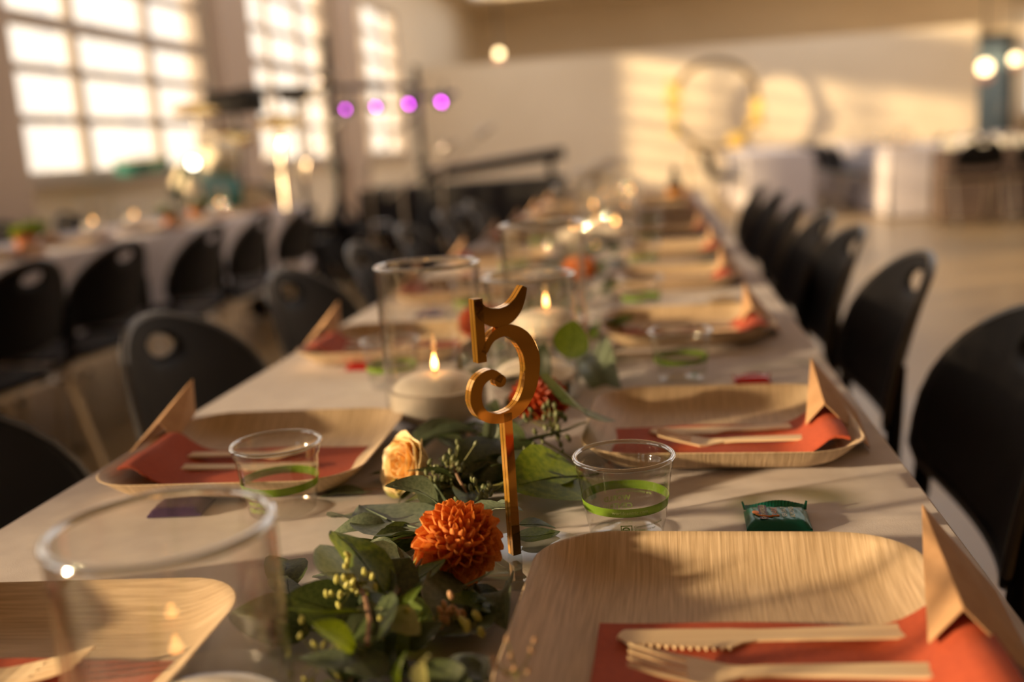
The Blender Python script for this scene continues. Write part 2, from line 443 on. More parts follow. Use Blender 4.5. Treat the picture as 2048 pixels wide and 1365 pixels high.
table('banquet_table', 'far right banquet table below the blue door, cloth to the floor', 'floor-length cloth on the far table at the right edge', 4.35, 5.1, 11.0, 16.3, .72)

# ------------------------------------------------------------------ chairs
def make_chair():
    t = thing('stacking_chair', 'x', 'chair')
    # back shell: ring grid from the grip hole out to the outline
    N, Rr = 56, 9
    zc, hole_a, hole_b = .756, .046, .018
    z0, z1 = .562, .800
    def outline(th):
        c, s_ = math.cos(th), math.sin(th)
        # march out from the hole centre to the outline
        lo, hi = 0, .6
        for _ in range(26):
            m_ = (lo+hi)/2; x, z = c*m_, zc + s_*m_
            inside = z > z0 - .02*(1-(x/.22)**2) and abs(x) < hw(z)
            if inside: lo = m_
            else: hi = m_
        return c*lo, zc + s_*lo
    def hw(z):
        if z > z1: return 0
        q = (z - .615)/(z1 - .615)
        return .222 if q <= 0 and z > .56 else (.215 + .007*(z-.5)/.06 if q <= 0 else .222*math.sqrt(max(0, 1-q**2.1)))
    def bend(x, z):
        q = (z-.535)/.26
        return -.203 - .052*q - .024*q*q + (.80 + .45*q)*x*x
    rows = []
    for i in range(Rr+1):
        u = i/Rr; row = []
        for k in range(N):
            th = 2*PI*k/N
            hx_, hz_ = hole_a*math.cos(th), zc + hole_b*math.sin(th)
            ox, oz = outline(th)
            x = hx_ + (ox-hx_)*u; z = hz_ + (oz-hz_)*u
            row.append((x, bend(x, z), z))
        rows.append(row)
    s = B(); s.grid(rows, closed=True)
    s.build('backrest', 'black_plastic', t, solid=.009)
    # rim roll around the shell edge
    s = B(); edge = [rows[-1][k] for k in range(N)] + [rows[-1][0]]
    s.tube(edge, .0062, 6, cap=False); s.build('backrest_rim', 'black_rim', t)
    # seat pan
    rows = []
    for i in range(15):
        v = i/14; row = []
        for k in range(15):
            u = -1 + 2*k/14
            y = -.19 + .41*v; wv = .205 + .018*math.sin(v*PI)
            x = wv*u*(1 - .10*max(0, abs(2*v-1)-.7)/.3)
            z = .452 - .012*math.cos(u*PI/2)*math.sin(v*PI) - .05*max(0, (v-.82)/.18)**2 + .028*max(0, (.15-v)/.15)**2 + .008*abs(u)**3
            row.append((x, y, z))
        rows.append(row)
    s = B(); s.grid(rows); s.build('seat', 'black_plastic', t, solid=.010)
    for sg in (-1, 1):
        yb = bend(.212, .60)
        # sleeve and upright that run down into the rear leg
        s = B(); s.tube([(sg*.212, bend(.212, .66)-.008, .66), (sg*.212, yb-.010, .59), (sg*.215, yb-.004, .51), (sg*.217, yb+.006, .475)], [.006, .012, .0125, .0125], 8)
        s.build('sleeve', 'black_plastic', t)
        s = B(); s.tube([(sg*.217, yb+.006, .48), (sg*.219, yb+.02, .435), (sg*.222, yb+.02, .40), (sg*.228, -.27, 0)], .0085, 8); s.build('leg', 'steel_leg', t)
        s = B(); s.tube([(sg*.219, yb+.02, .428), (sg*.215, .0, .428), (sg*.215, .16, .428), (sg*.218, .20, .41), (sg*.228, .255, 0)], .0085, 8); s.build('leg', 'steel_leg', t)
        for yy in (-.27, .255):
            s = B(); s.lathe([(0, 0), (.013, 0), (.013, .018), (.0095, .03)], 10, (sg*.228, yy, 0)); s.build('foot_cap', 'black_plastic', t)
    s = B(); s.tube([(-.217, .10, .425), (.217, .10, .425)], .007); s.tube([(-.217, -.12, .425), (.217, -.12, .425)], .007); s.build('cross_bar', 'steel_leg', t)
    return t
CH = make_chair()
right_y = [.67, 1.21, 1.76, 2.27, 2.66, 3.15, 3.7, 4.25]
for i, y in enumerate(right_y):
    dup(CH, '%s black shell chair along the right side of the front table' % ORD[i], (.155 + random.uniform(-.01, .01), y, 0), PI/2 + random.uniform(-.04, .04), 'chairs on the right side of the front table')
left_y = [.88, 1.43, 1.96, 2.5, 3.05, 3.6, 4.2]
for i, y in enumerate(left_y):
    dup(CH, '%s black shell chair along the left side of the front table' % ORD[i], (-.50 + random.uniform(-.01, .01), y, 0), -PI/2 + random.uniform(-.05, .05), 'chairs on the left side of the front table')
for i, y in enumerate([1.95, 2.52, 3.06, 3.62, 4.18, 4.75]):
    dup(CH, '%s black chair with its back to us at the left window table' % ORD[i], (-1.93 + random.uniform(-.03, .03), y, 0), PI/2 + random.uniform(-.1, .1), 'chairs on the near side of the left table')
for i, y in enumerate([2.6, 3.2, 3.8, 4.4, 5.0, 5.6]):
    dup(CH, '%s black chair on the window side of the left table' % ORD[i], (-3.2, y, 0), -PI/2, 'chairs on the window side of the left table')
for i, y in enumerate([12.3, 12.9, 13.5, 14.1, 14.7]):
    dup(CH, '%s black chair on the left side of the sunlit far table' % ORD[i], (2.25, y, 0), -PI/2, 'chairs left of the sunlit far table')
    dup(CH, '%s black chair on the right side of the sunlit far table' % ORD[i], (3.35, y-.8, 0), PI/2, 'chairs right of the sunlit far table')
    if i < 4: dup(CH, '%s black chair in the row before the far tables, from the left' % ['first', 'second', 'third', 'fourth'][i], (2.9+.52*i, 10.15, 0), .1, 'chairs before the far tables')
    if i < 4: dup(CH, '%s black chair left of the far table behind the right-hand chairs' % ORD[i], (.85, y+.6, 0), -PI/2, 'chairs left of the far table behind the right-hand chairs')
    dup(CH, '%s black chair on the left side of the far table at the right edge' % ORD[i], (4.2, y-.9, 0), -PI/2, 'chairs left of the far table at the right edge')

# ------------------------------------------------------------------ place settings
def rrect(hx, hy, r, n=8):
    pts = []
    for (cx_, cy_, a0) in ((hx-r, hy-r, 0), (-hx+r, hy-r, PI/2), (-hx+r, -hy+r, PI), (hx-r, -hy+r, 3*PI/2)):
        for k in range(n+1):
            a = a0 + PI/2*k/n; pts.append((cx_+r*math.cos(a), cy_+r*math.sin(a)))
    return pts
def make_plate():
    s = B(); H = .1175
    prof = [(.095, .0035, .02), (.060, .0035, .03), (.040, .0038, .034), (.030, .0055, .038), (.020, .0095, .042), (.011, .0155, .045), (.004, .0215, .046), (.0015, .0238, .046), (.0, .0242, .046), (-.0008, .0236, .046),
            (.0018, .0215, .046), (.009, .014, .045), (.018, .007, .042), (.028, .0025, .038), (.040, .0008, .034), (.060, .0004, .03), (.095, .0004, .02)]
    rows = []
    for (ins, z, r) in prof:
        ring = rrect(H-ins, H-ins, max(.004, r-ins*.3), 8)
        rows.append([(x, y, z + .0012*math.sin(x*31+y*17)*(z > .012)) for x, y in ring])
    s.grid(rows, closed=True)
    n = len(rows[0]); o = len(s.v); s.v.append((0, 0, .0035)); s.v.append((0, 0, .0004))
    s.f += [(i, (i+1) % n, o) for i in range(n)]; s.mi += [0]*n
    b0 = (len(prof)-1)*n; s.f += [(b0+(i+1) % n, b0+i, o+1) for i in range(n)]; s.mi += [0]*n
    o_ = s.build('palm_leaf_plate', 'palm'); return tag(o_, 'x', 'plate')
PLATE = make_plate()
def plate_z(x, y):
    """upper surface of the plate, for things draped on it"""
    d = .1175 - max(abs(x), abs(y))
    prof = [(-.001, .0242), (.004, .0215), (.011, .0155), (.020, .0095), (.030, .0055), (.040, .0038), (.2, .0035)]
    if d < -.001: return .0242 - min(.01, (-.001-d)*.25)
    for (a, za), (b, zb) in zip(prof, prof[1:]):
        if d <= b: return za + (zb-za)*(d-a)/(b-a)
    return .0035
def make_napkin():
    """folded paper napkin lying across the front half of the plate, its outer end up on the rim (outer = +x)"""
    rows_t = []; nx_, ny_ = 34, 12
    x0, x1, y0, y1 = -.073, .127, -.083, .017
    top = []; bot = []
    for j in range(ny_+1):
        a = []; b = []
        for i in range(nx_+1):
            x = x0 + (x1-x0)*i/nx_; y = y0 + (y1-y0)*j/ny_
            base = max(plate_z(x+.004, y), plate_z(x, y)) + .0012
            th = .0036 + .0010*math.sin(x*40+1) + .0006*math.sin(y*90)
            a.append((x, y, base + th)); b.append((x, y, base))
        top.append(a); bot.append(b)
    s = B(); s.grid(top); s.grid([r[::-1] for r in bot])
    per_t = top[0] + [r[-1] for r in top[1:]] + top[-1][::-1][1:] + [r[0] for r in top[::-1][1:]]
    per_b = bot[0] + [r[-1] for r in bot[1:]] + bot[-1][::-1][1:] + [r[0] for r in bot[::-1][1:]]
    mid = [((a[0]+b[0])/2, (a[1]+b[1])/2, (a[2]+b[2])/2) for a, b in zip(per_t, per_b)]
    s.grid([per_b, per_t])
    n_ = s.build('paper_napkin', 'napkin'); tag(n_, 'x', 'napkin')
    s = B(); s.tube([(p[0]*1.0005, p[1]*1.0005-.0002, p[2]) for p in mid[:nx_+1]], .0007, 5); s.build('fold_edge', 'napkin', n_)
    return n_
NAPKIN = make_napkin()
def flat_shape(name, label, outline_top, thick, zf, cat, extra=None):
    s = B(); n = len(outline_top)
    vs_ = [Vector((x, y, zf(x))) for x, y in outline_top] + [Vector((x, y, zf(x)-thick)) for x, y in outline_top]
    return s, vs_, n
def strip_shape(stations, zf, thick):
    """stations: (x, ylow, yhigh)"""
    s = B(); rows = []
    for (x, a, b) in stations:
        z = zf(x); rows.append([(x, a, z-thick), (x, a, z), (x, (a+b)/2, z-.0002), (x, b, z), (x, b, z-thick)])
    s.grid(rows, closed=True)
    m = len(rows); s.f += [(0, 1, 2, 3, 4), tuple((m-1)*5+k for k in (4, 3, 2, 1, 0))]; s.mi += [0, 0]
    return s
def make_knife():
    st = []
    teeth = 15
    # tip at -x, handle to +x; teeth on the low-y side
    for i in range(teeth*4+1):
        u = i/(teeth*4); x = -.079 + .062*u
        top = .0100*min(1, math.sqrt(max(0, u)*14))**1.0 if u < .07 else .0100 - .001*u
        base = -.0040 - .0085*math.sin(min(1, u*1.08)*PI*.5)
        if u < .06: base = -.0035*(u/.06)
        tooth = .0028*(1 - abs((i % 4)/2.0-1)) if .05 < u < .97 else 0
        st.append((x, base - tooth + .002, top))
    for x, a, b in ((-.012, -.0070, .0085), (-.004, -.0045, .0078), (.01, -.0040, .0076), (.03, -.0045, .0078), (.055, -.0055, .0084), (.070, -.006, .0088), (.077, -.0055, .0083), (.0802, -.0022, .005)):
        st.append((x, a, b))
    s = strip_shape(st, lambda x: .0022 + .0014*max(0, x)/.08, .0017)
    return tag(s.build('wooden_knife', 'birch', smooth=False), 'x', 'knife')
def make_fork():
    zf = lambda x: .0024 + (.0085*((-x-.035)/.044)**2 if x < -.035 else 0) - .0022*math.exp(-((x+.035)/.015)**2) + .001*max(0, x)/.08
    st = [(-.050, -.0125, .0125), (-.043, -.0130, .0130), (-.036, -.0112, .0112), (-.029, -.0075, .0075), (-.022, -.0048, .0048), (-.010, -.0046, .0046), (.0, -.0050, .0050), (.03, -.0058, .0058), (.055, -.0066, .0066), (.07, -.0070, .0070), (.077, -.0064, .0064), (.080, -.003, .003)]
    s = strip_shape(st, zf, .0017)
    for k in range(4):
        yc = -.0105 + .0070*k
        t_ = strip_shape([(-.0795, yc-.0006, yc+.0006), (-.078, yc-.0011, yc+.0011), (-.065, yc-.0015, yc+.0015), (-.0495, yc-.0020, yc+.0020)], zf, .0016)
        s.add(t_.v, t_.f)
    return tag(s.build('wooden_fork', 'birch', smooth=False), 'x', 'fork')
KNIFE = make_knife(); FORK = make_fork()
def make_card():
    """kraft tent card on the outer rim; inner panel steep, outer panel shallow"""
    T = (.112, .064, .061); C = (.113, -.022, .038); Bn = (.0965, -.023, .0195); F = (.113, .062, .024)
    O1 = (.148, -.042, .003); O2 = (.156, .075, .003)
    s = B(); s.add([T, C, Bn, F], [(0, 1, 2, 3)]); s.add([T, C, O1, O2], [(0, 3, 2, 1)])
    t = s.build('tent_card', 'kraft', smooth=False, solid=.0006); tag(t, 'x', 'card')
    return t
CARD = make_card()

# cup -------------------------------------------------------------------------
def cup_r(z): return .0272 + (.0348-.0272)*(z/.054)
def wrap(me, zc, ang, mirror=False):
    """bend a flat text mesh round the cup wall"""
    for v in me.vertices:
        x, y = v.co.x, v.co.y; z = zc + y; r = cup_r(z) + .00045
        a = ang + x/r; v.co = (r*math.cos(a), r*math.sin(a), z)
def make_cup():
    t = thing('drinking_cup', 'x', 'cup')
    s = B(); s.lathe([(0, .003), (.018, .003), (.0245, .001), (.0258, .0), (.0268, .001), (.0272, .004)] + [(cup_r(z), z) for z in (.012, .02, .03, .04, .046)] + [(.0343, .047), (.0343, .0495), (.0350, .050), (.0352, .0545)], 64)
    s.build('cup_wall', 'cup_plastic', t)
    s = B(); s.lathe([(.0352 + .0020*math.cos(a), .0562 + .0016*math.sin(a)) for a in [2*PI*k/10 for k in range(10)]], 64, closed=True); s.build('rim', 'cup_rim', t)
    s = B(); s.lathe([(cup_r(z)+.0003, z) for z in (.0210, .024, .0275)], 64); b = s.build('green_band', 'green_band', t)
    for (txt, sz, zc, a, m_) in (('worldcentric.com', .0036, .0243, -PI/2+.12, 'print_white'), ('Certified Compostable', .0034, .0243, PI/2-.1, 'print_white'),
                                 ('in a commercial facility', .0030, .0192, PI/2-.2, 'print_green'), ('WORLD', .0056, .0140, PI/2+.25, 'print_green'), ('CENTRIC', .0056, .0080, PI/2+.25, 'print_green'),
                                 ('Compostable in industrial', .0023, .0135, -PI/2+.60, 'print_green'), ('facilities, may not', .0023, .0105, -PI/2+.50, 'print_green'), ('exist in your area', .0023, .0075, -PI/2+.47, 'print_green')):
        me = text_mesh('printed_text', txt, sz, m_); wrap(me, zc, a); o = link('printed_text', me, t, smooth=False)
    # small square certification mark with a leaf swirl
    def plaque(me_b):
        pass
    s = B()
    def q(x0, x1, y0, y1):
        n = 4
        for k in range(n):
            xa, xb = x0+(x1-x0)*k/n, x0+(x1-x0)*(k+1)/n; vs_ = []
            for (x, y) in ((xa, y0), (xb, y0), (xb, y1), (xa, y1)):
                z = .0105+y; r = cup_r(z)+.0004; a = -PI/2+.02 + x/r; vs_.append((r*math.cos(a), r*math.sin(a), z))
            s.add(vs_, [(0, 1, 2, 3)])
    q(-.0040, .0040, .0038, .0044); q(-.0040, .0040, -.0044, -.0038); q(-.0040, -.0034, -.0044, .0044); q(.0034, .0040, -.0044, .0044)
    q(-.0034, .0034, -.0040, -.0022)
    for k in range(14):
        a = 2*PI*k/14*.8; q(-.0003+.0022*math.cos(a)-.0004, -.0003+.0022*math.cos(a)+.0005, .0010+.0018*math.sin(a)-.0005, .0010+.0018*math.sin(a)+.0005)
    q(-.0018, .0018, .0008, .0014); q(-.0006, .0014, -.0002, .0006)
    s.build('certification_mark', 'print_green', t, smooth=False)
    return t
CUP = make_cup()

# candies ---------------------------------------------------------------------
def make_candy(m_, label, printed=True, lx=.0225, ly=.0185):
    t = thing('wrapped_candy', label, 'candy')
    s = B(); rows = []
    n = 20
    for j in range(n+1):
        v = -1 + 2*j/n; r = []
        for i in range(n+1):
            u = -1+2*i/n
            h = .0062*(1-abs(u)**10)*(1-abs(v)**8) + .0004*math.sin(u*19+v*7)*(1-abs(v)**4)
            r.append((u*lx, v*ly, max(.0006, h)+.001))
        rows.append(r)
    s.grid(rows); s.box(-lx, lx, -ly, ly, 0, .0016)
    s.build('wrapper', m_, t)
    # crimped seams at both ends, teeth along the edge
    for sg in (1,):
        s = B(); r0, r1 = [], []
        for i in range(41):
            u = -1+2*i/40; z = .004+.004*(sg > 0)*(.5+.5*math.sin(u*3+1.2)) if sg > 0 else .0022
            r0.append((u*lx*1.0, sg*(ly-.001), .003 if sg > 0 else .0022)); r1.append((u*lx*1.06, sg*(ly+.0052+.0006*(i % 2)), z+.003*(abs(u) > .9)*(sg > 0)))
        s.grid([r0, r1]); s.build('crimped_end', m_, t, smooth=False, solid=.0004)
    if printed:
        def put(txt, size, x, m2, y=0):
            me = text_mesh('printed_text', txt, size, m2); o = link('printed_text', me, t, smooth=False)
            o.location = (x, y, .0076); o.rotation_euler = (0, 0, PI/2)
        s = B(); s.box(-.0126, -.0068, -.0122, .0145, .0073, .00745); s.build('printed_band', 'print_plum', t, smooth=False)
        put('GHIRARDELLI', .0046, -.0097, 'print_cream', .001); put('DARK', .0062, -.0015, 'print_orange', .002); put('SEA SALT', .0048, .0050, 'print_cream', .0015); put('ALMOND', .0048, .0105, 'print_cream', .001)
        s = B()
        s.ball((-.0150, .001, .0074), .0026, 10, 4, (1, 1.3, .12)); s.tube([(-.0150, -.003, .0074), (-.012, -.006, .0074), (-.006, -.0075, .0074), (.001, -.006, .0074)], .0008, 5)
        s.build('printed_ornament', 'print_orange', t, smooth=False)
    return t

ordn = lambda i: ORD[i]
def setting(i, side, cx_, cy_, rz):
    """plate, napkin, cutlery and tent card of one guest; side +1 right, -1 left"""
    sd_ = 'right' if side > 0 else 'left'
    where = '%s %s-side place of the front table' % (ORD[i], sd_)
    mx = 1 if side > 0 else -1
    dup(PLATE, 'square palm-leaf plate at the %s' % where, (cx_, cy_, TZ+.0006), rz + (PI/2 if side < 0 and i in (0, 3) else 0), 'palm-leaf plates')
    def m2w(lx, ly, lz):
        c, s_ = math.cos(rz), math.sin(rz); return (cx_ + c*lx*mx - s_*ly, cy_ + s_*lx*mx + c*ly, TZ+.0006+lz)
    def put(proto, label, lx, ly, lz, a=0, tilt=0, group=None):
        o = dup(proto, label, m2w(lx, ly, lz), rz + (a if side > 0 else PI-a), group)
        if side < 0:
            o.scale = (1, -1, 1)
        o.rotation_euler[1] = tilt
        return o
    g = random.uniform(-.03, .03)
    ky, fy, ny = (.000, -.040, 0) if side > 0 else (-.030, .004, .012)
    cx2, cy2 = (0, .055) if side < 0 else ((0, 0) if i == 0 else (-.020, 0))
    nx = 0 if (side > 0 and i == 0) else -.022
    if side < 0 and i == 0: ky, fy, ny = -.016, .022, .026
    put(NAPKIN, 'rust-orange paper napkin at the %s' % where, nx, ny, 0, 0, 0, 'rust napkins')
    put(KNIFE, 'serrated wooden knife at the %s' % where, .017, ky, .0085, .05+g, 0, 'wooden knives')
    put(FORK, 'wooden fork at the %s' % where, .026, fy, .0108, .0+g, 0, 'wooden forks')
    put(CARD, 'kraft tent card at the %s' % where, cx2, cy2, 0, 0, 0, 'kraft tent cards')
Rs = [(.030, .522, -.02), (.045, .922, -.02), (.028, 1.44, .03), (.022, 1.955, -.02), (.026, 2.44, .02), (.02, 2.98, 0), (.025, 3.50, 0), (.02, 4.02, .03), (.02, 4.55, 0)]
Ls = [(-.372, .448, .02), (-.374, .868, .04), (-.382, 1.39, .02), (-.38, 1.91, -.02), (-.38, 2.44, .02), (-.385, 2.98, 0), (-.38, 3.5, .02), (-.38, 4.02, 0), (-.38, 4.55, .02)]
for i, (x, y, a) in enumerate(Rs): setting(i, 1, x, y, a)
for i, (x, y, a) in enumerate(Ls): setting(i, -1, x, y, a)

cups = [(-.032, .700, 'between the gold number and the teal candy', .06), (.018, 1.170, 'behind the second plate on the right', .5), (-.035, 1.645, 'behind the third plate on the right', 1.2), (-.038, 2.20, 'behind the fourth plate on the right', 2),
        (-.03, 2.71, 'behind the fifth plate on the right', 3), (-.03, 3.24, 'behind the sixth plate on the right', 4), (-.312, .752, 'beside the purple candy on the left', 2.6), (-.33, 1.18, 'behind the second plate on the left', 1), (-.32, 1.68, 'behind the third plate on the left', 2), (-.32, 2.2, 'behind the fourth plate on the left', 2), (-.32, 2.75, 'behind the fifth plate on the left', 2)]
for (x, y, wh, a) in cups:
    dup(CUP, 'clear plastic cup with a green band %s' % wh, (x, y, TZ+.0015), a if a != .06 else .02, 'clear cups with green bands')
c1 = make_candy('wrap_teal', 'teal foil-wrapped candy square in front of the nearest right plate gap'); c1.location = (.0755, .713, TZ+.0012); c1.rotation_euler = (0, 0, -.02)
c1['label'] = 'teal wrapped candy square right of the nearest right-hand cup'
c2 = make_candy('wrap_purple', 'purple wrapped candy square on the left, seen through the large front vase rim', False); c2.location = (-.402, .757, TZ+.0012); c2.rotation_euler = (0, 0, .10)
c3 = make_candy('wrap_red', 'red wrapped candy on the cloth left of the candle vase', False, .020, .012); c3.location = (-.400, 1.285, TZ+.0012)
c4 = make_candy('wrap_red', 'small red and silver candy behind the second right plate', False, .020, .0075); c4.location = (.096, 1.14, TZ+.0012)
for k, (x, y) in enumerate([(.10, 1.70), (-.40, 1.70), (.10, 2.23), (-.42, 2.2)]):
    c = make_candy(['wrap_gold', 'wrap_purple', 'wrap_teal', 'wrap_red'][k], ['gold wrapped candy behind the third right plate', 'purple wrapped candy behind the third left plate', 'teal wrapped candy behind the fourth right plate', 'red wrapped candy behind the fourth left plate'][k], False); c.location = (x, y, TZ+.0012)

# ------------------------------------------------------------------ vases with floating candles
def make_vase(h, label, r=.0508, wl_=.048, flame_tilt=0, group='cylinder candle vases'):
    t = thing('cylinder_vase', label, 'vase', group=group)
    s = B(); s.lathe([(0, .006), (r-.004, .007), (r-.0024, .010), (r-.0024, h-.002)], 64)
    s.lathe([(0, 0), (r-.003, 0), (r, .003), (r, h-.0015)], 64)
    s.build('vase_wall', 'glass', t)
    s = B(); s.lathe([(r-.0014+.0026*math.cos(a), h + .0021*math.sin(a)) for a in [2*PI*k/10 for k in range(10)]], 64, closed=True); s.build('rim', 'glass_rim', t)
    s = B(); s.lathe([(0, .010), (r-.003, .010), (r-.003, wl_-.001), (r-.0026, wl_)], 64); s.lathe([(r-.0026, wl_), (0, wl_-.0006)], 64); s.build('water', 'water', t)
    return t
def make_candle(dz=0):
    t = thing('floating_candle', 'x', 'candle')
    s = B(); s.lathe([(0, -.018-dz), (.018, -.0175-dz), (.034, -.0155-dz), (.042, -.012-dz), (.0478, -.005-dz), (.0480, .000), (.0425, .0010), (.041, .003), (.037, .0075), (.028, .0115), (.014, .0135), (.005, .0128), (0, .0122)], 48)
    s.build('wax_body', 'wax', t)
    s = B(); s.tube([(0, 0, .012), (.0003, 0, .017), (.001, 0, .0195)], .0008, 6); s.build('wick', 'wick', t)
    s = B(); s.lathe([(0, .0165), (.0017, .0175), (.0028, .0200), (.0030, .0225), (.0024, .0265), (.0013, .0305), (.0005, .0335), (0, .0345)], 14); s.build('flame', 'flame', t)
    return t
CANDLE = make_candle(); CANDLE_DEEP = make_candle(.016)
V = []
def vase(x, y, h, wl_, label, clabel, r=.0508, rot=0, zs=1):
    v = make_vase(h, label, r, wl_); v.location = (x, y, TZ+.0012)
    c = dup(CANDLE_DEEP if r != .0508 else CANDLE, clabel, (x+random.uniform(-.001, .001), y, TZ+wl_+.0005), rot, 'floating candles')
    c.scale = (r/.0508, r/.0508, r/.0508*zs)
    return v
vase(-.229, .410, .1195, .021, 'out-of-focus glass cylinder vase at the front left corner of the table', 'lit floating candle inside the front left vase', zs=.6)
vase(-.235, 1.003, .1665, .040, 'glass cylinder vase left of the gold number, candle low inside', 'lit white floating candle in the vase left of the gold number', r=.053)
vase(-.145, 1.098, .138, .030, 'shorter glass cylinder vase right behind the gold number', 'lit floating candle low in the vase behind the gold number')
vase(-.142, 1.225, .184, .066, 'tall glass cylinder vase behind the shorter one, right of the number', 'lit floating candle in the tall vase behind the number')
for g, y0 in enumerate((2.62, 3.45, 4.2)):
    for k, (dx_, dy_, h) in enumerate(((-.05, .0, .167), (.055, .06, .12), (.0, .15, .20))):
        nm = ['second', 'third', 'fourth', 'fifth'][g]; hh = ['mid-height', 'short', 'tallest'][k]
        vase(-.17+dx_, y0+dy_, h, .045, '%s glass cylinder vase in the %s candle cluster along the front table' % (hh, nm), 'lit candle in the %s vase of the %s cluster' % (hh, nm))
for k, (x, y, h) in enumerate(((-2.5, 4.25, .15), (-2.5, 4.62, .12), (-2.55, 2.4, .15), (-2.5, 5.6, .17), (-2.6, 3.1, .12))):
    vase(x, y, h, .05, '%s glass candle vase on the left window table' % ['fourth from the front', 'fifth from the front', 'first', 'last', 'second'][k], 'lit candle in the vase %s on the left window table' % ['fourth along', 'fifth along', 'first', 'last', 'second along'][k])
for k, (x, y) in enumerate(((2.65, 11.6), (2.8, 12.6), (2.7, 13.7), (4.6, 11.5), (4.75, 12.4), (4.65, 13.3), (2.55, 12.1), (4.9, 11.9))):
    vase(x, y, .2, .06, '%s candle vase on the far %s table' % (['first', 'third', 'fourth', 'first', 'third', 'fourth', 'second', 'second'][k], 'sunlit' if x < 4 else 'right-edge'), 'lit candle in the %s vase of the far %s table' % (['first', 'third', 'fourth', 'first', 'third', 'fourth', 'second', 'second'][k], 'sunlit' if x < 4 else 'right-edge'))

# ------------------------------------------------------------------ gold table number 5
def make_number():
    t = thing('table_number_sign', 'gold mirrored acrylic table number 5 on a stick in a clear round base', 'table number', (-.1045, .634, TZ), math.radians(38))
    Rm = Matrix.Rotation(PI/2, 4, 'X')    # draws in XZ, thickness along Y
    def ribbon(pts, ws, n=6):
        """centre line with widths, catmull-rom smoothed, returns left/right outline"""
        P_ = []
        for i in range(len(pts)-1):
            p0 = Vector(pts[max(i-1, 0)]); p1 = Vector(pts[i]); p2 = Vector(pts[i+1]); p3 = Vector(pts[min(i+2, len(pts)-1)])
            for k in range(n):
                u = k/n
                P_.append((.5*((2*p1)+(-p0+p2)*u+(2*p0-5*p1+4*p2-p3)*u*u+(-p0+3*p1-3*p2+p3)*u**3), ws[i]+(ws[i+1]-ws[i])*u))
        P_.append((Vector(pts[-1]), ws[-1]))
        L_, R_ = [], []
        for i, (p, w_) in enumerate(P_):
            d = (P_[min(i+1, len(P_)-1)][0]-P_[max(i-1, 0)][0]).normalized(); nn = Vector((-d.y, d.x))
            L_.append(p+nn*w_/2); R_.append(p-nn*w_/2)
        return L_, R_
    # coordinates in mm, x across, y up from the table
    strokes = [
        ([(-16.5, 186), (-13, 178), (-5, 173.5), (5, 174), (13, 180), (19, 190.5)], [4, 9.5, 12, 12, 9, 3.5]),     # flag
        ([(-15.5, 187), (-15.5, 170), (-15.5, 146)], [6.5, 6.5, 6.5]),                                          # upright
        ([(-14, 152), (-7, 161), (4, 164), (15, 157), (21, 143), (18, 124), (8, 111), (-6, 107.5), (-17.5, 112), (-22, 122), (-19, 133), (-10, 137.5), (-2, 132.5)],
         [4, 5.5, 8, 11, 12, 10, 8, 6.5, 7, 8.5, 8, 6.5, 5]),                                                   # bowl and hook
    ]
    ang = lambda c, r, n=16: [(c[0]+r*math.cos(2*PI*k/n), c[1]+r*math.sin(2*PI*k/n)) for k in range(n)]
    def solid(y0, y1, mats, name, grow=0):
        s = B()
        for pts, ws in strokes:
            L_, R_ = ribbon(pts, [w_+grow for w_ in ws], 8)
            n = len(L_); vs_ = []
            for (a, b) in zip(L_, R_):
                for (q, yy) in ((a, y0), (b, y0), (b, y1), (a, y1)): vs_.append((q.x/1000, yy, q.y/1000))
            s.cur = 0
            s.add(vs_, [(i*4+1, i*4, i*4+4, i*4+5) for i in range(n-1)] + [(i*4+3, i*4+2, i*4+6, i*4+7) for i in range(n-1)])
            s.cur = 1; o = len(s.v)-len(vs_)
            fs = [(i*4, i*4+3, i*4+7, i*4+4) for i in range(n-1)] + [(i*4+2, i*4+1, i*4+5, i*4+6) for i in range(n-1)] + [(0, 1, 2, 3), (n*4-1, n*4-2, n*4-3, n*4-4)]
            s.f += [tuple(k+o for k in f) for f in fs]; s.mi += [1]*len(fs)
        pr = ang((-3.5, 132), (4.2+grow/2))
        s.cur = 0
        s.add([(x/1000, y0, z/1000) for x, z in pr] + [(x/1000, y1, z/1000) for x, z in pr], [tuple(range(16)), tuple(range(16, 32))[::-1]]); o = len(s.v)-32
        s.cur = 1; s.f += [(o+k, o+16+k, o+16+(k+1) % 16, o+(k+1) % 16) for k in range(16)]; s.mi += [1]*16
        s.build(name, mats, t, smooth=False)
    T_ = .0035
    solid(-T_, -.0003, ['gold_mirror', 'amber_edge'], 'digit_front_layer')
    solid(.0003, T_, ['gold_mirror', 'amber_edge'], 'digit_back_layer')
    solid(-.0003, .0003, ['dark_edge', 'dark_edge'], 'digit_joint', -.3)
    for (y0, y1, m_, g, nm) in ((-T_, -.0003, 'amber_edge', 0, 'stick_front_layer'), (.0003, T_, 'amber_edge', 0, 'stick_back_layer'), (-.0003, .0003, 'dark_edge', -.0003, 'stick_joint')):
        s = B(); s.cur = 1; s.box(-.0028-g, .0032+g, y0, y1, .012, .110)
        s.mi = [1, 1, 0, 0, 1, 1]
        s.build(nm, [m_ if m_ == 'dark_edge' else 'gold_mirror', m_], t, smooth=False)
    s = B(); s.lathe([(0, .001), (.0425, .001), (.045, .003), (.045, .0065), (.0435, .0085), (0, .0085)], 64, (.012, .0, 0)); s.build('base_disc', 'clear_acrylic', t)
    s = B(); s.box(-.0034, .0038, -.0034, .0034, .001, .0125); s.build('clear_foot', 'clear_acrylic', t, smooth=False)
    return t
make_number()

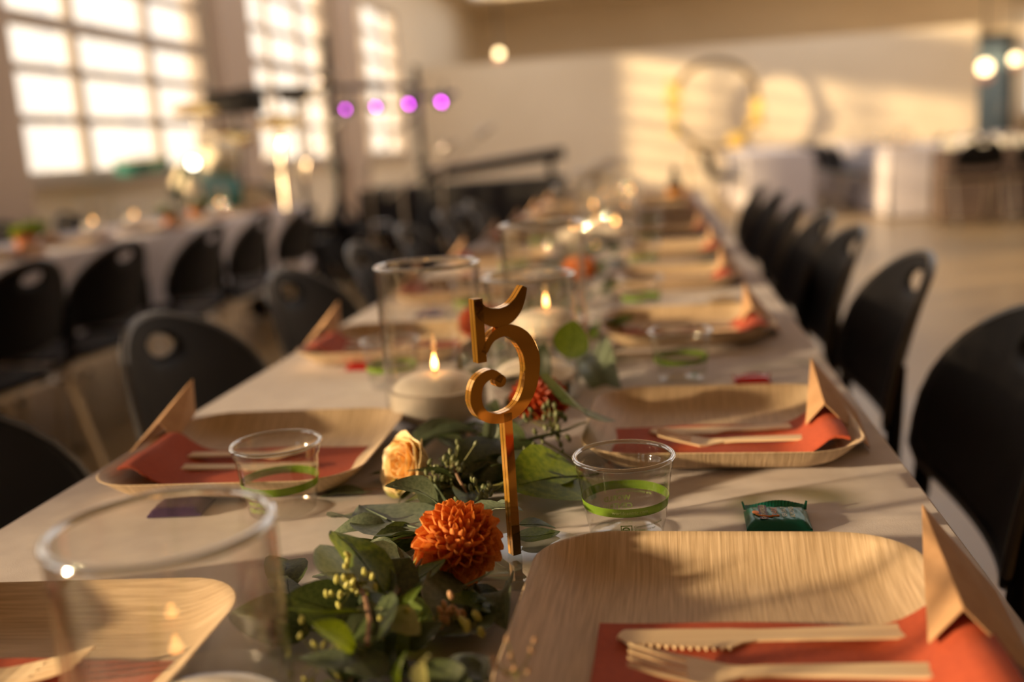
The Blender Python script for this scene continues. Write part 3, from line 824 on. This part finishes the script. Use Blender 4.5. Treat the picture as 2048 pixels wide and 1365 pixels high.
# ------------------------------------------------------------------ garland
def leaf_mesh(name, m_, w_=.72, cup=.12, bend=.12, tip=.12):
    s = B(); rows = []
    n = 10
    for i in range(n+1):
        u = (1-math.cos(PI*i/n))/2
        wd = w_*.5*(math.sin(PI*u**.78))**.72 if 0 < i < n else 0
        z = -bend*(u-.3)**2*2
        row = []
        for k in range(-3, 4):
            q = k/3
            row.append((wd*q, u, z + cup*abs(q)**1.4*wd*1.6 + .015*math.sin(u*9+q*3)*abs(q)))
        rows.append(row)
    s.grid(rows)
    s.tube([(0, -.18, .02), (0, 0, 0), (0, .5, -bend*.08+.004), (0, .9, -bend*.7+.006)], [.014, .014, .009, .003], 5)
    return s.mesh(name, m_)
LM = {}
for key, m_ in (('g', 'leaf_grey'), ('d', 'leaf_dark'), ('o', 'leaf_green'), ('p', 'leaf_lit_pale')):
    LM[key] = [leaf_mesh('leaf', m_, .80, .10, .12), leaf_mesh('leaf', m_, .62, .28, .30), leaf_mesh('leaf', m_, .95, .06, -.10)]
    for me in LM[key]: me.polygons.foreach_set('use_smooth', [True]*len(me.polygons))
G = thing('eucalyptus_garland', 'leafy eucalyptus garland down the middle of the front table', 'garland', (-.17, .6, TZ))
Gi = Matrix.Translation((.17, -.6, -TZ))
def leaf(key, var, base, tip, roll=0, wid=1.0, parent=G, off=Vector((.17, -.6, -TZ))):
    base = Vector(base); tip = Vector(tip); d = tip-base; L_ = d.length; y = d.normalized()
    up = Vector((0, 0, 1)); x = y.cross(up)
    x = x.normalized() if x.length > 1e-4 else Vector((1, 0, 0)); z = x.cross(y)
    R_ = Matrix.Rotation(roll, 3, y)
    x, z = R_ @ x, R_ @ z
    o = bpy.data.objects.new('leaf', LM[key][var]); COL.objects.link(o); o.parent = parent
    m3 = Matrix((x*L_*wid, y*L_, z*L_)).transposed()
    o.matrix_basis = Matrix.Translation(base+off) @ m3.to_4x4()
    return o
def LP(key, var, b, bz, t_, tz, roll=0, wid=1.0):
    leaf(key, var, at(b[0], b[1], TZ+bz), at(t_[0], t_[1], TZ+tz), math.radians(roll), wid)
# leaves that can be told apart near the number sign (seen in the photograph)
LP('o', 0, (768, 1185), .030, (672, 1045), .060, 20, .80)
LP('g', 0, (780, 1050), .012, (668, 1012), .008, 10, .85)
LP('g', 2, (850, 1062), .016, (722, 1030), .010, 0, .9)
LP('g', 1, (880, 1008), .022, (795, 952), .052, -35, .8)
LP('d', 0, (945, 960), .020, (1000, 866), .042, 30, .95)
LP('o', 0, (1172, 952), .016, (1030, 958), .036, -30, 1.05)
LP('d', 2, (1050, 985), .010, (1158, 968), .018, -10, .95)
LP('g', 1, (945, 1045), .016, (1032, 985), .044, -20, .7)
LP('d', 0, (1040, 1050), .018, (1112, 1048), .014, 0, .9)
LP('d', 2, (1030, 1075), .010, (1120, 1072), .008, 0, .9)
LP('d', 1, (795, 1106), .018, (728, 1080), .026, -30, .8)
LP('g', 0, (735, 1095), .022, (808, 1112), .018, 30, .8)
LP('g', 0, (705, 1165), .006, (627, 1140), .008, 5, 1.0)
LP('o', 2, (715, 1225), .028, (578, 1235), .042, 15, .95)
LP('o', 0, (712, 1300), .030, (630, 1240), .050, -20, .85)
LP('p', 0, (772, 1225), .034, (838, 1262), .030, 20, .9)
LP('o', 1, (812, 1225), .026, (835, 1168), .040, 10, .7)
LP('g', 0, (728, 985), .004, (636, 985), .004, 0, .7)
LP('d', 0, (790, 950), .006, (735, 945), .010, 10, .9)
LP('g', 1, (955, 860), .02, (785, 872), .03, 0, .5)
LP('g', 1, (975, 890), .03, (985, 818), .06, 60, .7)
LP('d', 0, (1125, 800), .045, (1190, 812), .06, -40, 1.1)
LP('d', 2, (1060, 880), .03, (1165, 862), .02, -20, 1.0)
LP('g', 1, (1175, 700), .02, (1215, 775), .012, 20, .5)
LP('d', 0, (955, 900), .02, (880, 925), .02, 0, .8)
LP('d', 0, (960, 940), .01, (1015, 965), .02, 0, .8)
LP('d', 2, (1000, 930), .03, (1090, 905), .03, 0, .8)
LP('d', 0, (800, 1010), .006, (870, 985), .02, 0, .8)
LP('d', 0, (900, 1190), .004, (1015, 1195), .010, 0, .7)
LP('d', 2, (860, 1215), .008, (970, 1285), .010, 0, .9)
LP('d', 0, (820, 1300), .015, (880, 1240), .030, 20, .9)
LP('g', 0, (690, 1340), .030, (590, 1300), .030, 10, .8)
LP('d', 0, (880, 1330), .020, (980, 1350), .020, 0, .9)
LP('d', 2, (760, 1360), .020, (700, 1290), .030, 10, .9)
LP('p', 1, (850, 1375), .030, (838, 1300), .052, 60, .8)
LP('o', 1, (800, 1385), .020, (795, 1310), .040, 50, .4)
# upright round leaf against the tall vase
b_ = atY(1138, 716, 1.0); t_ = atY(1150, 640, 1.0); leaf('o', 2, b_, t_, math.radians(80), 1.0)
b_ = atY(1075, 770, 1.01); t_ = atY(1085, 690, 1.01); leaf('d', 0, b_, t_, math.radians(70), .9)
rnd = random.Random(3)
def scatter(n, y0, y1, xs, zmax, size, keys):
    for _ in range(n):
        y = rnd.uniform(y0, y1); x = -.17 + rnd.gauss(0, xs); a = rnd.uniform(0, 2*PI)
        z = TZ + .006 + rnd.random()*zmax*max(.2, 1-abs(x+.17)/.10)
        L_ = size*rnd.uniform(.7, 1.2)
        for (vx, vy_) in ((-.229, .410), (-.237, 1.003), (-.145, 1.098), (-.142, 1.225)):
            if (x-vx)**2+(y-vy_)**2 < .066**2: y += .13*(1 if y > vy_ else -1); break
        b = Vector((x, y, z)); t2 = b + Vector((L_*math.cos(a)*.8, L_*math.sin(a), rnd.uniform(-.004, .018)))
        if abs(y-.41) < .09: b.x = max(b.x, -.165); t2.x = max(t2.x, -.17)
        b.x = max(min(b.x, -.105), -.25); t2.x = max(t2.x, -.26); t2.z = max(t2.z, TZ+.004); t2.x = min(t2.x, -.105 if (.4 < y < .66 or .78 < y < 1.06) else -.04)
        leaf(rnd.choice(keys), rnd.randrange(3), b, t2, rnd.uniform(-.6, .6), rnd.uniform(.75, 1))
scatter(40, .36, .60, .042, .024, .056, 'ddgdog')
scatter(28, .66, .94, .034, .018, .052, 'ddgd')
scatter(26, .94, 1.30, .05, .03, .045, 'ddgg')
scatter(60, 1.3, 2.2, .045, .05, .05, 'ddggo')
scatter(60, 2.2, 4.6, .05, .06, .06, 'ddgg')
# stems
def stem(pts, r, m_='stem_brown', parent=G):
    s = B(); s.tube([Vector(p)+Vector((.17, -.6, -TZ)) for p in pts], r, 6); s.build('stem', m_, parent)
def SP(m_, r, *ps): stem([at(p[0], p[1], TZ+p[2]) for p in ps], r, m_)
SP('stem_brown', .0013, (755, 1235, .018), (800, 1180, .020), (845, 1120, .026))
SP('stem_brown', .0015, (735, 1290, .030), (740, 1240, .032), (730, 1195, .034), (712, 1165, .036))
SP('stem_green', .0011, (808, 1165, .014), (822, 1140, .020), (845, 1100, .026))
SP('stem_brown', .0011, (940, 1020, .012), (935, 990, .018), (918, 960, .026), (905, 930, .034))
SP('stem_green', .0010, (938, 1005, .014), (962, 980, .020), (1000, 970, .022), (1030, 955, .026))
SP('stem_brown', .0007, (770, 1035, .012), (768, 1065, .014), (790, 1078, .014), (830, 1075, .014))
SP('stem_brown', .0010, (880, 985, .014), (905, 970, .018), (925, 985, .014))
SP('stem_green', .0010, (1080, 880, .03), (1115, 900, .022), (1155, 925, .014))
SP('stem_brown', .0008, (724, 980, .004), (755, 978, .005), (780, 980, .006))
SP('stem_green', .0014, (835, 1175, .010), (842, 1205, .008), (838, 1240, .01))
stem([(-.19, .30, TZ+.01), (-.16, .42, TZ+.012), (-.18, .55, TZ+.010), (-.165, .70, TZ+.012), (-.18, .86, TZ+.012), (-.19, .94, TZ+.01)], .0024)
stem([(-.18, 1.35, TZ+.012), (-.16, 1.6, TZ+.02), (-.18, 2.1, TZ+.014), (-.17, 2.6, TZ+.02), (-.18, 3.4, TZ+.014), (-.17, 4.6, TZ+.012)], .003)
# seeded sprigs
def sprig(c, n, spread, pod, m_, zs=.5, seed=0):
    r = random.Random(seed); s = B(); s2 = B(); c = Vector(c) + Vector((.17, -.6, -TZ))
    root = c - Vector((0, 0, spread*.3))
    for _ in range(n):
        p = c + Vector((r.gauss(0, spread*.5), r.gauss(0, spread*.5), r.gauss(0, spread*zs)))
        p.z = max(p.z, .004)
        q = Matrix.Rotation(r.uniform(-.6, .6), 3, 'X') @ Matrix.Rotation(r.uniform(-.6, .6), 3, 'Y')
        s.ball(p, pod, 7, 5, (.75, .75, 1.35), q)
        mid = (p+root)/2 + Vector((0, 0, -.002)); s2.tube([root, mid, p], .0003, 4, cap=False)
    o = s.build('seed_pods', m_, G); s2.build('seed_stalks', 'stem_green', G)
def SG(px, py, z, *a, **k): sprig(at(px, py, TZ+z), *a, **k)
SG(700, 1168, .040, 24, .014, .0021, 'seed_yellow', seed=1)
SG(765, 1222, .034, 12, .013, .0021, 'seed_yellow', seed=2)
SG(855, 1235, .020, 9, .014, .0024, 'seed_pink', seed=3)
SG(912, 1225, .022, 9, .011, .0024, 'seed_pink', seed=4)
SG(940, 1255, .02, 4, .008, .003, 'seed_yellow', seed=44)
SG(900, 940, .030, 34, .017, .0022, 'seed_green', seed=5)
SG(965, 985, .024, 18, .015, .0023, 'seed_green', seed=6)
SG(870, 960, .026, 14, .012, .0022, 'seed_green', seed=66)
SG(1105, 845, .042, 30, .018, .0026, 'seed_green', seed=7)
SG(1075, 915, .03, 14, .014, .0015, 'seed_green', seed=8)
SG(640, 1290, .030, 14, .02, .0018, 'seed_yellow', seed=9)
SG(900, 1180, .010, 14, .014, .0013, 'seed_green', seed=10)
SG(1035, 1330, .035, 10, .016, .0014, 'seed_pink', seed=12)

# flowers --------------------------------------------------------------------------
def petal_mesh(m_, w_, cupc, tipf, rollf=0):
    s = B(); rows = []; n = 7
    for i in range(n+1):
        u = i/n
        wd = w_*.5*math.sin(PI*(.12+.80*u))**.8*(1 - tipf*max(0, u-.75)/.25)
        row = []
        for k in range(-3, 4):
            q = k/3; ang_ = q*cupc
            row.append((wd*math.sin(ang_)/max(.3, cupc)*1.3, u, wd*(1-math.cos(ang_))/max(.3, cupc)*1.3 + rollf*u*u))
        rows.append(row)
    s.grid(rows); me = s.mesh('petal', m_); me.polygons.foreach_set('use_smooth', [True]*len(me.polygons)); return me
def dahlia(label, loc, axis, R_, m_, count=130):
    t = thing('dahlia', label, 'flower', loc)
    mesh_in = petal_mesh(m_, .80, 2.0, .3, .25); mesh_mid = petal_mesh(m_, 1.0, 1.9, .3, .15); mesh_out = petal_mesh(m_, 1.05, 1.2, .45, -.20)
    az = Vector(axis).normalized(); q = az.to_track_quat('Z', 'Y').to_matrix()
    for i in range(count):
        u = (i+.5)/count
        pol = math.radians(4 + 108*u**.62)       # from the axis outwards
        a = i*2.39996
        L_ = R_*(.36 + .36*u)*random.uniform(.92, 1.06)
        d = Vector((math.sin(pol)*math.cos(a), math.sin(pol)*math.sin(a), math.cos(pol)))
        tipp = d*R_*random.uniform(.93, 1.03); tipp.z *= .72
        out = Vector((math.cos(a), math.sin(a), 0))
        base = tipp - d*L_*.9 - Vector((0, 0, L_*.25*(1-u)))
        y = (tipp-base).normalized(); z = (-out*.9 + Vector((0, 0, .9))); z = (z - y*z.dot(y)).normalized(); x = y.cross(z)
        me = mesh_in if u < .25 else mesh_mid if u < .62 else mesh_out
        Lr = (tipp-base).length
        m3 = Matrix((x*Lr*.95, y*Lr, z*Lr*.95)).transposed()
        o = bpy.data.objects.new('petal', me); COL.objects.link(o); o.parent = t
        o.matrix_basis = (q @ m3).to_4x4(); o.location = q @ base
    s = B(); s.ball((0, 0, 0), R_*.42, 12, 8, (1, 1, .8), q); s.build('flower_core', m_, t)
    s = B(); s.tube([q @ Vector((0, 0, -R_*.3)), q @ Vector((0, 0, -R_*.75))], [.004, .0025], 6); s.build('flower_stem', 'stem_green', t)
    return t
dahlia('orange dahlia bloom lying on the garland in front of the gold number', at(915, 1084, TZ+.032), (.04, -.55, .75), .0300, 'dahlia_orange', 104)
dahlia('red-orange dahlia bloom behind the gold stick', at(1078, 800, TZ+.040), (.1, -.2, .9), .030, 'dahlia_red', 110)
dahlia('blurred red dahlia behind the candle vase', (-.235, 1.30, TZ+.055), (0, -.3, .9), .034, 'dahlia_red', 90)
dahlia('blurred rust dahlia in the second candle cluster', (-.15, 1.86, TZ+.05), (0, -.3, .9), .034, 'dahlia_orange', 60)
def rose():
    t = thing('rose', 'pale yellow rose lying on its side left of the gold number', 'flower', at(822, 932, TZ+.026))
    ax = Vector((-.62, -.62, .32)).normalized(); q = ax.to_track_quat('Z', 'Y').to_matrix()
    rr = random.Random(5)
    R_ = .0215
    specs = []
    for i in range(22):
        u = i/21; specs.append((R_*(.16+.84*u**.9), R_*(1.35 - .25*u), 2.39996*i, .75 - .35*u, 'rose_petal' if u < .72 else 'rose_petal_pale'))
    for (rad, ht, a, span, m_) in specs:
        s = B(); rows = []
        for i in range(8):
            v = i/7; row = []
            for k in range(9):
                q_ = -1 + 2*k/8
                th = a + q_*(1.25*span+.35)
                rim = ht*(1 - .22*q_*q_) * v
                flare = rad*(.45 + .62*math.sin(v*1.5)) + (rad*.30*max(0, v-.72)/.28 if rad > R_*.5 else 0)
                flare *= 1 + .04*math.sin(7*q_+a)
                row.append((flare*math.cos(th), flare*math.sin(th), -R_*.55 + rim + .0006*math.sin(9*q_+a*3)*v))
            rows.append(row)
        s.grid([[tuple(q @ Vector(p)) for p in r] for r in rows]); s.build('petal', m_, t, solid=.0005)
    s = B(); s.tube([q @ Vector((0, 0, -R_*.4)), q @ Vector((0, 0, -R_*1.1))], [.006, .003], 8); s.build('flower_stem', 'stem_green', t)
rose()

# ------------------------------------------------------------------ bottle at the table end
t = thing('dark_bottle', 'dark bottle with an amber label near the far end of the front table', 'bottle', (.068, 4.42, TZ+.001))
s = B(); s.lathe([(0, 0), (.03, 0), (.032, .004), (.032, .07), (.026, .085), (.014, .10), (.013, .135), (.015, .137), (.015, .145), (0, .146)], 24); s.build('bottle_body', 'dark_glass', t)
s = B(); s.lathe([(.0325, .02), (.0325, .06)], 24); s.build('bottle_label', 'label_orange', t)

# ------------------------------------------------------------------ left window table dressing
def potted(label, x, y, keys, n, seed, size=.05):
    t = thing('table_greenery', label, 'greenery', (x, y, TZ)); r = random.Random(seed)
    s = B(); s.lathe([(0, 0), (.035, 0), (.048, .06), (.05, .065), (.045, .065), (.04, .05), (0, .05)], 20); s.build('pot', 'terracotta', t)
    for _ in range(n):
        a = r.uniform(0, 2*PI); b = Vector((r.gauss(0, .02), r.gauss(0, .02), .05)); e_ = b + Vector((math.cos(a)*.07, math.sin(a)*.07, r.uniform(.0, .06)))
        leaf(r.choice(keys), r.randrange(3), b, e_, r.uniform(-1, 1), .9, t, Vector((0, 0, 0)))
for k, (x, y) in enumerate(((-2.5, 3.35), (-2.5, 3.75), (-2.45, 4.9), (-2.5, 5.3))):
    potted('%s pot of greenery on the left window table' % ORD[k], x, y, 'ddo', 14, k)
def far_card(k, x, y):
    o = dup(CARD, 'kraft tent card at the %s place on the left window table' % ORD[k], (x, y, TZ-.0), PI if k % 2 else 0, 'cards on the left table')
for k in range(7):
    y = 2.2 + k*.56
    p = dup(PLATE, '%s palm-leaf plate on the near side of the left window table' % ORD[k], (-2.34, y, TZ+.001), 0, 'plates on the left table')
    n_ = dup(NAPKIN, 'rust napkin on the %s plate of the left window table' % ORD[k], (-2.34, y, TZ+.001), 0, 'napkins on the left table')
    far_card(k, -2.34, y)
for k in range(5):
    for (x, nm) in ((2.55, 'sunlit'), (4.5, 'right-edge')):
        y = 11.5 + .6*k
        dup(PLATE, '%s palm-leaf plate on the far %s table' % (ORD[k], nm), (x, y, TZ+.001), 0, 'plates on the far tables')
        dup(NAPKIN, 'rust napkin on the %s plate of the far %s table' % (ORD[k], nm), (x, y, TZ+.001), 0, 'napkins on the far tables')
        dup(CUP, 'clear cup by the %s plate of the far %s table' % (ORD[k], nm), (x+.22, y+.1, TZ+.001), 0, 'cups on the far tables')

# ------------------------------------------------------------------ flower hoop by the back wall
hp = thing('flower_hoop', 'large gold hoop with yellow flower clusters against the back wall', 'hoop', (.97, 17.55, 0))
s = B(); s.tube([(.70*math.cos(2*PI*k/48), 0, 1.47+.70*math.sin(2*PI*k/48)) for k in range(49)], .05, 8, cap=False); s.build('ring', 'dry_greenery', hp)
for sg in (-1, 1):
    s = B(); s.tube([(sg*.35, 0, .84), (sg*.5, .15, 0)], .02); s.build('stand_leg', 'brass', hp)
r = random.Random(11)
for (a0, a1, n, nm) in ((2.6, 3.7, 16, 0), (5.0, 6.3, 22, 0)):
    for _ in range(n):
        a = r.uniform(a0, a1); rad = .70 + r.gauss(0, .05); c = Vector((rad*math.cos(a), r.gauss(-.04, .03), 1.47+rad*math.sin(a))); s = B()
        for k in range(7):
            th = 2*PI*k/7; s.ball(c+Vector((math.cos(th)*.032, -.01, math.sin(th)*.032)), .036, 6, 4)
        s.ball(c+Vector((0, -.02, 0)), .036, 6, 4)
        s.build('flower', 'gold_flower', hp)

# ------------------------------------------------------------------ band corner
def pole_stand(label, x, y, h, r=.02, legs=True, m_='black_paint', spread=.45):
    t = thing('light_stand', label, 'stand', (x, y, 0))
    s = B(); s.tube([(0, 0, .25), (0, 0, h)], r, 10); s.tube([(0, 0, .9), (0, 0, .98)], r*1.7, 10); s.build('pole', m_, t)
    for k in range(3):
        a = 2*PI*k/3 + .5; s = B(); s.tube([(0, 0, .7), (spread*math.cos(a), spread*math.sin(a), 0.01)], r*.6, 6); s.build('leg', m_, t)
    return t
p1 = pole_stand('tall black light stand pole left of centre', -2.55, 8.0, 1.97, .034)
p2 = pole_stand('second black light stand near the back corner', -1.84, 8.0, 1.68, .026)
s = B(); s.tube([(-.75, 0, 1.60), (.75, 0, 1.52)], .022); s.build('cross_bar', 'black_paint', p1)
s = B(); s.tube([(-.1, -.05, 1.44), (.32, -.05, 1.44)], .018); s.build('cross_bar', 'black_paint', p2)
for k, (px_, py_) in enumerate(((697, 215), (757, 210), (822, 204), (887, 200))):
    P_ = atY(px_, py_, 7.9); t = thing('stage_light', '%s small purple stage light hanging by the stands, counted from the left' % ORD[k].replace('nearest', 'first'), 'light', tuple(P_), 0, 'purple stage lights')
    s = B(); s.lathe([(.02, .12), (.045, .10), (.05, 0), (.047, 0)], 16, M4=Matrix.Rotation(-PI/2+.2, 4, 'X') @ Matrix.Rotation(PI, 4, 'X') ); s.build('lamp_housing', 'black_paint', t)
    s = B(); s.ball((0, -.01, 0), .034, 12, 6, (1, .3, 1)); s.build('lens', 'purple_light', t)
    s = B(); s.tube([(0, .02, .04), (0, .05, .14)], .008); s.build('bracket', 'black_paint', t)
def speaker(label, P_, w_, h_, d_):
    t = thing('loudspeaker', label, 'speaker', tuple(P_))
    s = B(); s.box(-w_/2, w_/2, -d_/2, d_/2, -h_/2, h_/2); s.build('cabinet', 'black_plastic', t, bevel=.02)
    s = B(); s.lathe([(0, .01), (h_*.32, 0), (h_*.36, .006)], 20, (0, -d_/2-.012, 0), None); 
    s = B(); s.box(-w_*.44, w_*.44, -d_/2-.012, -d_/2-.001, -h_*.42, h_*.42); s.build('grille', 'black_cloth', t, smooth=False)
    s = B(); s.tube([(0, 0, -h_/2), (0, 0, -P_[2]+.5)], .018); s.build('pole_mount', 'black_paint', t)
    for k in range(3):
        a = 2*PI*k/3+.4; s = B(); s.tube([(0, 0, -P_[2]+.6), (.4*math.cos(a), .4*math.sin(a), -P_[2]+.01)], .012); s.build('leg', 'black_paint', t)
    return t
speaker('wide black speaker on a pole in front of the window pillar', atY(470, 205, 7.4), .36, .16, .3)
speaker('small black speaker head right of the wide one', atY(590, 190, 7.4), .19, .10, .2)
# drum kit
dk = thing('drum_kit', 'drum kit with teal shells and golden cymbals by the left windows', 'drum kit', (-2.75, 6.9, 0))
def drum(c, r_, h_, axis, shell, name):
    q = Vector(axis).normalized().to_track_quat('Z', 'Y').to_matrix().to_4x4(); M4 = Matrix.Translation(c) @ q
    s = B(); s.lathe([(r_, -h_/2), (r_, h_/2)], 28, M4=M4); s.lathe([(r_*1.04, h_/2-.02), (r_*1.04, h_/2+.005), (r_*.98, h_/2+.005)], 28, M4=M4); o = s.build(name, shell, dk)
    s = B(); s.lathe([(0, h_/2), (r_*.99, h_/2)], 28, M4=M4); s.build('drum_head', 'drum_head', o)
    s = B(); s.lathe([(0, -h_/2), (r_*.99, -h_/2)], 28, M4=M4); s.build('drum_head', 'drum_head', o)
D0 = Vector((2.75, -6.9, 0))
drum(atY(424, 392, 6.7)+D0, .15, .30, (-.7, -1, .1), 'teal_shell', 'floor_tom')
drum(atY(375, 372, 6.9)+D0, .13, .20, (-.8, -.6, .5), 'teal_shell', 'tom')
drum(atY(440, 310, 6.8)+D0, .115, .16, (-.7, -1, .3), 'drum_head', 'tom')
drum(atY(285, 332, 7.0)+D0, .19, .09, (0, -.1, 1), 'teal_shell', 'snare')
drum(atY(520, 430, 7.0)+D0, .22, .35, (.1, -1, 0), 'black_plastic', 'bass_drum')
for k, (px_, py_, rr_) in enumerate(((455, 272, .20), (390, 215, .17), (560, 240, .16))):
    c = atY(px_, py_, 7.0)+D0; s = B(); q = Matrix.Translation(c) @ Vector((.15, -.35, 1)).normalized().to_track_quat('Z', 'Y').to_matrix().to_4x4()
    s.lathe([(0, .02), (.03, .018), (.045, .006), (rr_, -.012)], 28, M4=q); s.build('cymbal', 'cymbal', dk, solid=.003)
    s = B(); s.tube([c, (c.x, c.y, 0)], .011); s.build('cymbal_stand', 'chrome', dk)
# mic stands catching the sun
for k, (px_, Y_, h_) in enumerate(((565, 5.6, 1.42), (800, 6.4, 1.02), (735, 7.0, 1.2), (610, 7.2, 1.25), (880, 6.8, 1.1))):
    P_ = atY(px_, 330, Y_); t = thing('microphone_stand', ['pale metal microphone stand in front of the band corner', 'thin metal microphone stand right of the black poles', 'short microphone stand between the black poles', 'microphone stand behind the pale one', 'low microphone stand beside the keyboard'][k], 'stand', (P_.x, P_.y, 0))
    s = B(); s.tube([(0, 0, .12), (0, 0, h_*.75), (.02, 0, h_*.8)], .015 if k == 0 else .009); s.build('pole', 'steel_leg', t)
    s = B(); s.tube([(-.1, -.02, h_*.72), (.3, -.1, h_)], .008); s.build('boom_arm', 'steel_leg', t)
    s = B(); s.ball((.32, -.105, h_+.01), .028, 10, 7); s.tube([(.33, -.11, h_+.02), (.40, -.12, h_+.05)], [.02, .012]); s.build('microphone', 'chrome', t)
    for j in range(3):
        a = 2*PI*j/3+k; s = B(); s.tube([(0, 0, .45), (.3*math.cos(a), .3*math.sin(a), .01)], .010 if k == 0 else .007, 6); s.build('leg', 'steel_leg', t)
# keyboard and skirted table
kt = thing('skirted_table', 'table with a black floor-length skirt in front of the back wall', 'table', (-1.55, 8.6, 0))
s = B(); s.box(-.9, .75, -.35, .35, .70, .74); s.build('tabletop', 'black_cloth', kt, smooth=False)
s = B(); g0, g1 = [], []
for k in range(81):
    u = k/80*4
    if u < 1: x, y = -.9+1.65*u, -.36
    elif u < 2: x, y = .76, -.36+.72*(u-1)
    elif u < 3: x, y = .76-1.67*(u-2), .36
    else: x, y = -.91, .36-.72*(u-3)
    g0.append((x, y, .735)); g1.append((x*1.03+.012*math.sin(k*2.1), y*1.06+.012*math.cos(k*2.1), .01))
s.grid([g0, g1]); s.build('skirt', 'black_cloth', kt)
kb = thing('keyboard', 'dark electric keyboard tilted on the skirted table', 'keyboard', (-1.35, 8.45, .742), .15)
s = B(); Mx = Matrix.Rotation(.12, 4, 'Y'); s.box(-.60, .60, -.16, .16, .02, .11, Matrix.Translation((0, 0, .07)) @ Matrix.Rotation(-.10, 4, 'Y')); s.build('keyboard_body', 'black_plastic', kb, bevel=.01)
s = B(); 
for k in range(24): s.box(-.54+.045*k, -.54+.045*k+.040, -.155, -.02, .11, .118, Matrix.Translation((0, 0, .07)) @ Matrix.Rotation(-.10, 4, 'Y'))
o = s.build('white_keys', 'cloth', kb, smooth=False)
s = B(); s.box(-.5, -.45, -.1, .1, .0, .12); s.build('support', 'black_paint', kb, smooth=False)
s = B(); s.box(.45, .5, -.1, .1, 0, .17); s.build('support', 'black_paint', kb, smooth=False)
st = thing('skirted_table', 'low dark-skirted side table crowded with pale cups before the far right tables', 'table', (3.65, 10.85, 0))  # added dark block in place of shade among the chair legs
s = B(); s.box(-.85, .85, -.25, .25, .66, .70); s.build('tabletop', 'black_cloth', st, smooth=False)
s = B(); g0, g1 = [], []
for k in range(81):
    u = k/80*4
    if u < 1: x, y = -.86+1.72*u, -.26
    elif u < 2: x, y = .86, -.26+.52*(u-1)
    elif u < 3: x, y = .86-1.72*(u-2), .26
    else: x, y = -.86, .26-.52*(u-3)
    g0.append((x, y, .695)); g1.append((x*1.02+.012*math.sin(k*2.1), y*1.05+.012*math.cos(k*2.1), .01))
s.grid([g0, g1]); s.build('skirt', 'shade_brown', st)
MUG = thing('bright_cup', 'x', 'cup')  # white cups added to give the bright spots of sunlit glass
s = B(); s.lathe([(0, 0), (.034, 0), (.038, .004), (.042, .085), (.040, .085), (.036, .008), (0, .008)], 16); s.build('cup_body', 'sunlit_white', MUG)
s = B(); s.tube([(.041, 0, .07), (.062, 0, .062), (.062, 0, .030), (.040, 0, .022)], .005, 6); s.build('handle', 'sunlit_white', MUG)
for k in range(22):
    dup(MUG, '%s sunlit-glass stand-in cup from the left, %s row of the shade-dark stand-in table' % ((['first']+ORD[1:])[k % 11], ['front', 'back'][k//11]), (2.9+.15*(k % 11)+random.uniform(-.02, .02), 10.72+.2*(k//11)+random.uniform(-.03, .03), .7008), random.uniform(0, 6), 'stand-in cups on the shade-dark table')
# amplifiers and cases
for k, (px_, py_, Y_, w_, h_) in enumerate(((640, 420, 7.95, .55, .42), (760, 440, 7.2, .40, .40), (570, 455, 6.4, .5, .4), (930, 440, 7.5, .4, .45))):
    P_ = atY(px_, py_, Y_); t = thing('guitar_amplifier', ['black amplifier between the drums and the tall pole', 'black amplifier below the purple lights', 'black amplifier in front of the drums', 'black amplifier at the right end of the band corner'][k], 'amplifier', (P_.x, P_.y, 0))
    s = B(); s.box(-w_/2, w_/2, -.15, .15, .03, h_+.1); s.build('cabinet', 'black_plastic', t, bevel=.015)
    s = B(); s.box(-w_*.42, w_*.42, -.162, -.151, .08, h_-.05); s.build('grille', 'black_cloth', t, smooth=False)
    s = B(); s.tube([(-.08, 0, h_+.1), (-.06, 0, h_+.13), (.06, 0, h_+.13), (.08, 0, h_+.1)], .008); s.build('handle', 'chrome', t)
    for j in range(4):
        s = B(); s.lathe([(.014, 0), (.014, .02), (0, .022)], 10, (-.12+.08*j, 0, 0), Matrix.Translation((0, -.151, h_+.03)) @ Matrix.Rotation(PI/2, 4, 'X')); s.build('knob', 'chrome', t)
    for sx_ in (-1, 1):
        for sy_ in (-1, 1):
            s = B(); s.lathe([(0, 0), (.02, 0), (.018, .032), (0, .032)], 10, (sx_*w_*.4, sy_*.11, 0)); s.build('foot', 'black_paint', t)

# ------------------------------------------------------------------ ceiling and wall lamps
def pendant(label, P_, r_, m_='warm_bulb'):
    t = thing('pendant_lamp', label, 'lamp', tuple(P_))
    s = B(); s.ball((0, 0, 0), r_, 14, 8); s.build('bulb', m_, t)
    s = B(); s.lathe([(r_*1.05, -r_*.9), (r_*1.3, -r_*1.6), (r_*.5, -r_*2.2)], 20); s.build('glass_shade', 'pink_glass', t)
    s = B(); s.tube([(0, 0, r_), (0, 0, ZC-P_[2])], .012); s.build('cord', 'black_paint', t)
cl_ = thing('glint_lamp', 'small bright white lamp clamped above the drum kit', 'lamp', tuple(atY(386, 326, 6.6)))  # glowing ball added for the bright spot of a metal glint
s = B(); s.ball((0, 0, 0), .03, 12, 8); s.build('bulb', 'glint_glow', cl_)
s = B(); s.lathe([(.033, .0), (.05, -.0), (.03, .06), (.012, .08)], 16, M4=Matrix.Rotation(-PI/2, 4, 'X')); s.build('glint_lamp_shade', 'black_paint', cl_)
s = B(); s.tube([(0, .05, 0), (0, .1, -.3), (0, .15, -cl_.location.z+.01)], .008); s.build('pole', 'chrome', cl_)
pendant('small round ceiling lamp above the middle of the back wall', atY(998, 107, 15.5), .055)
pendant('larger glowing lamp left of the blue door', atY(1970, 135, 16.5), .10)
pendant('smaller glowing lamp right of the blue door', atY(2030, 118, 17.5), .075)
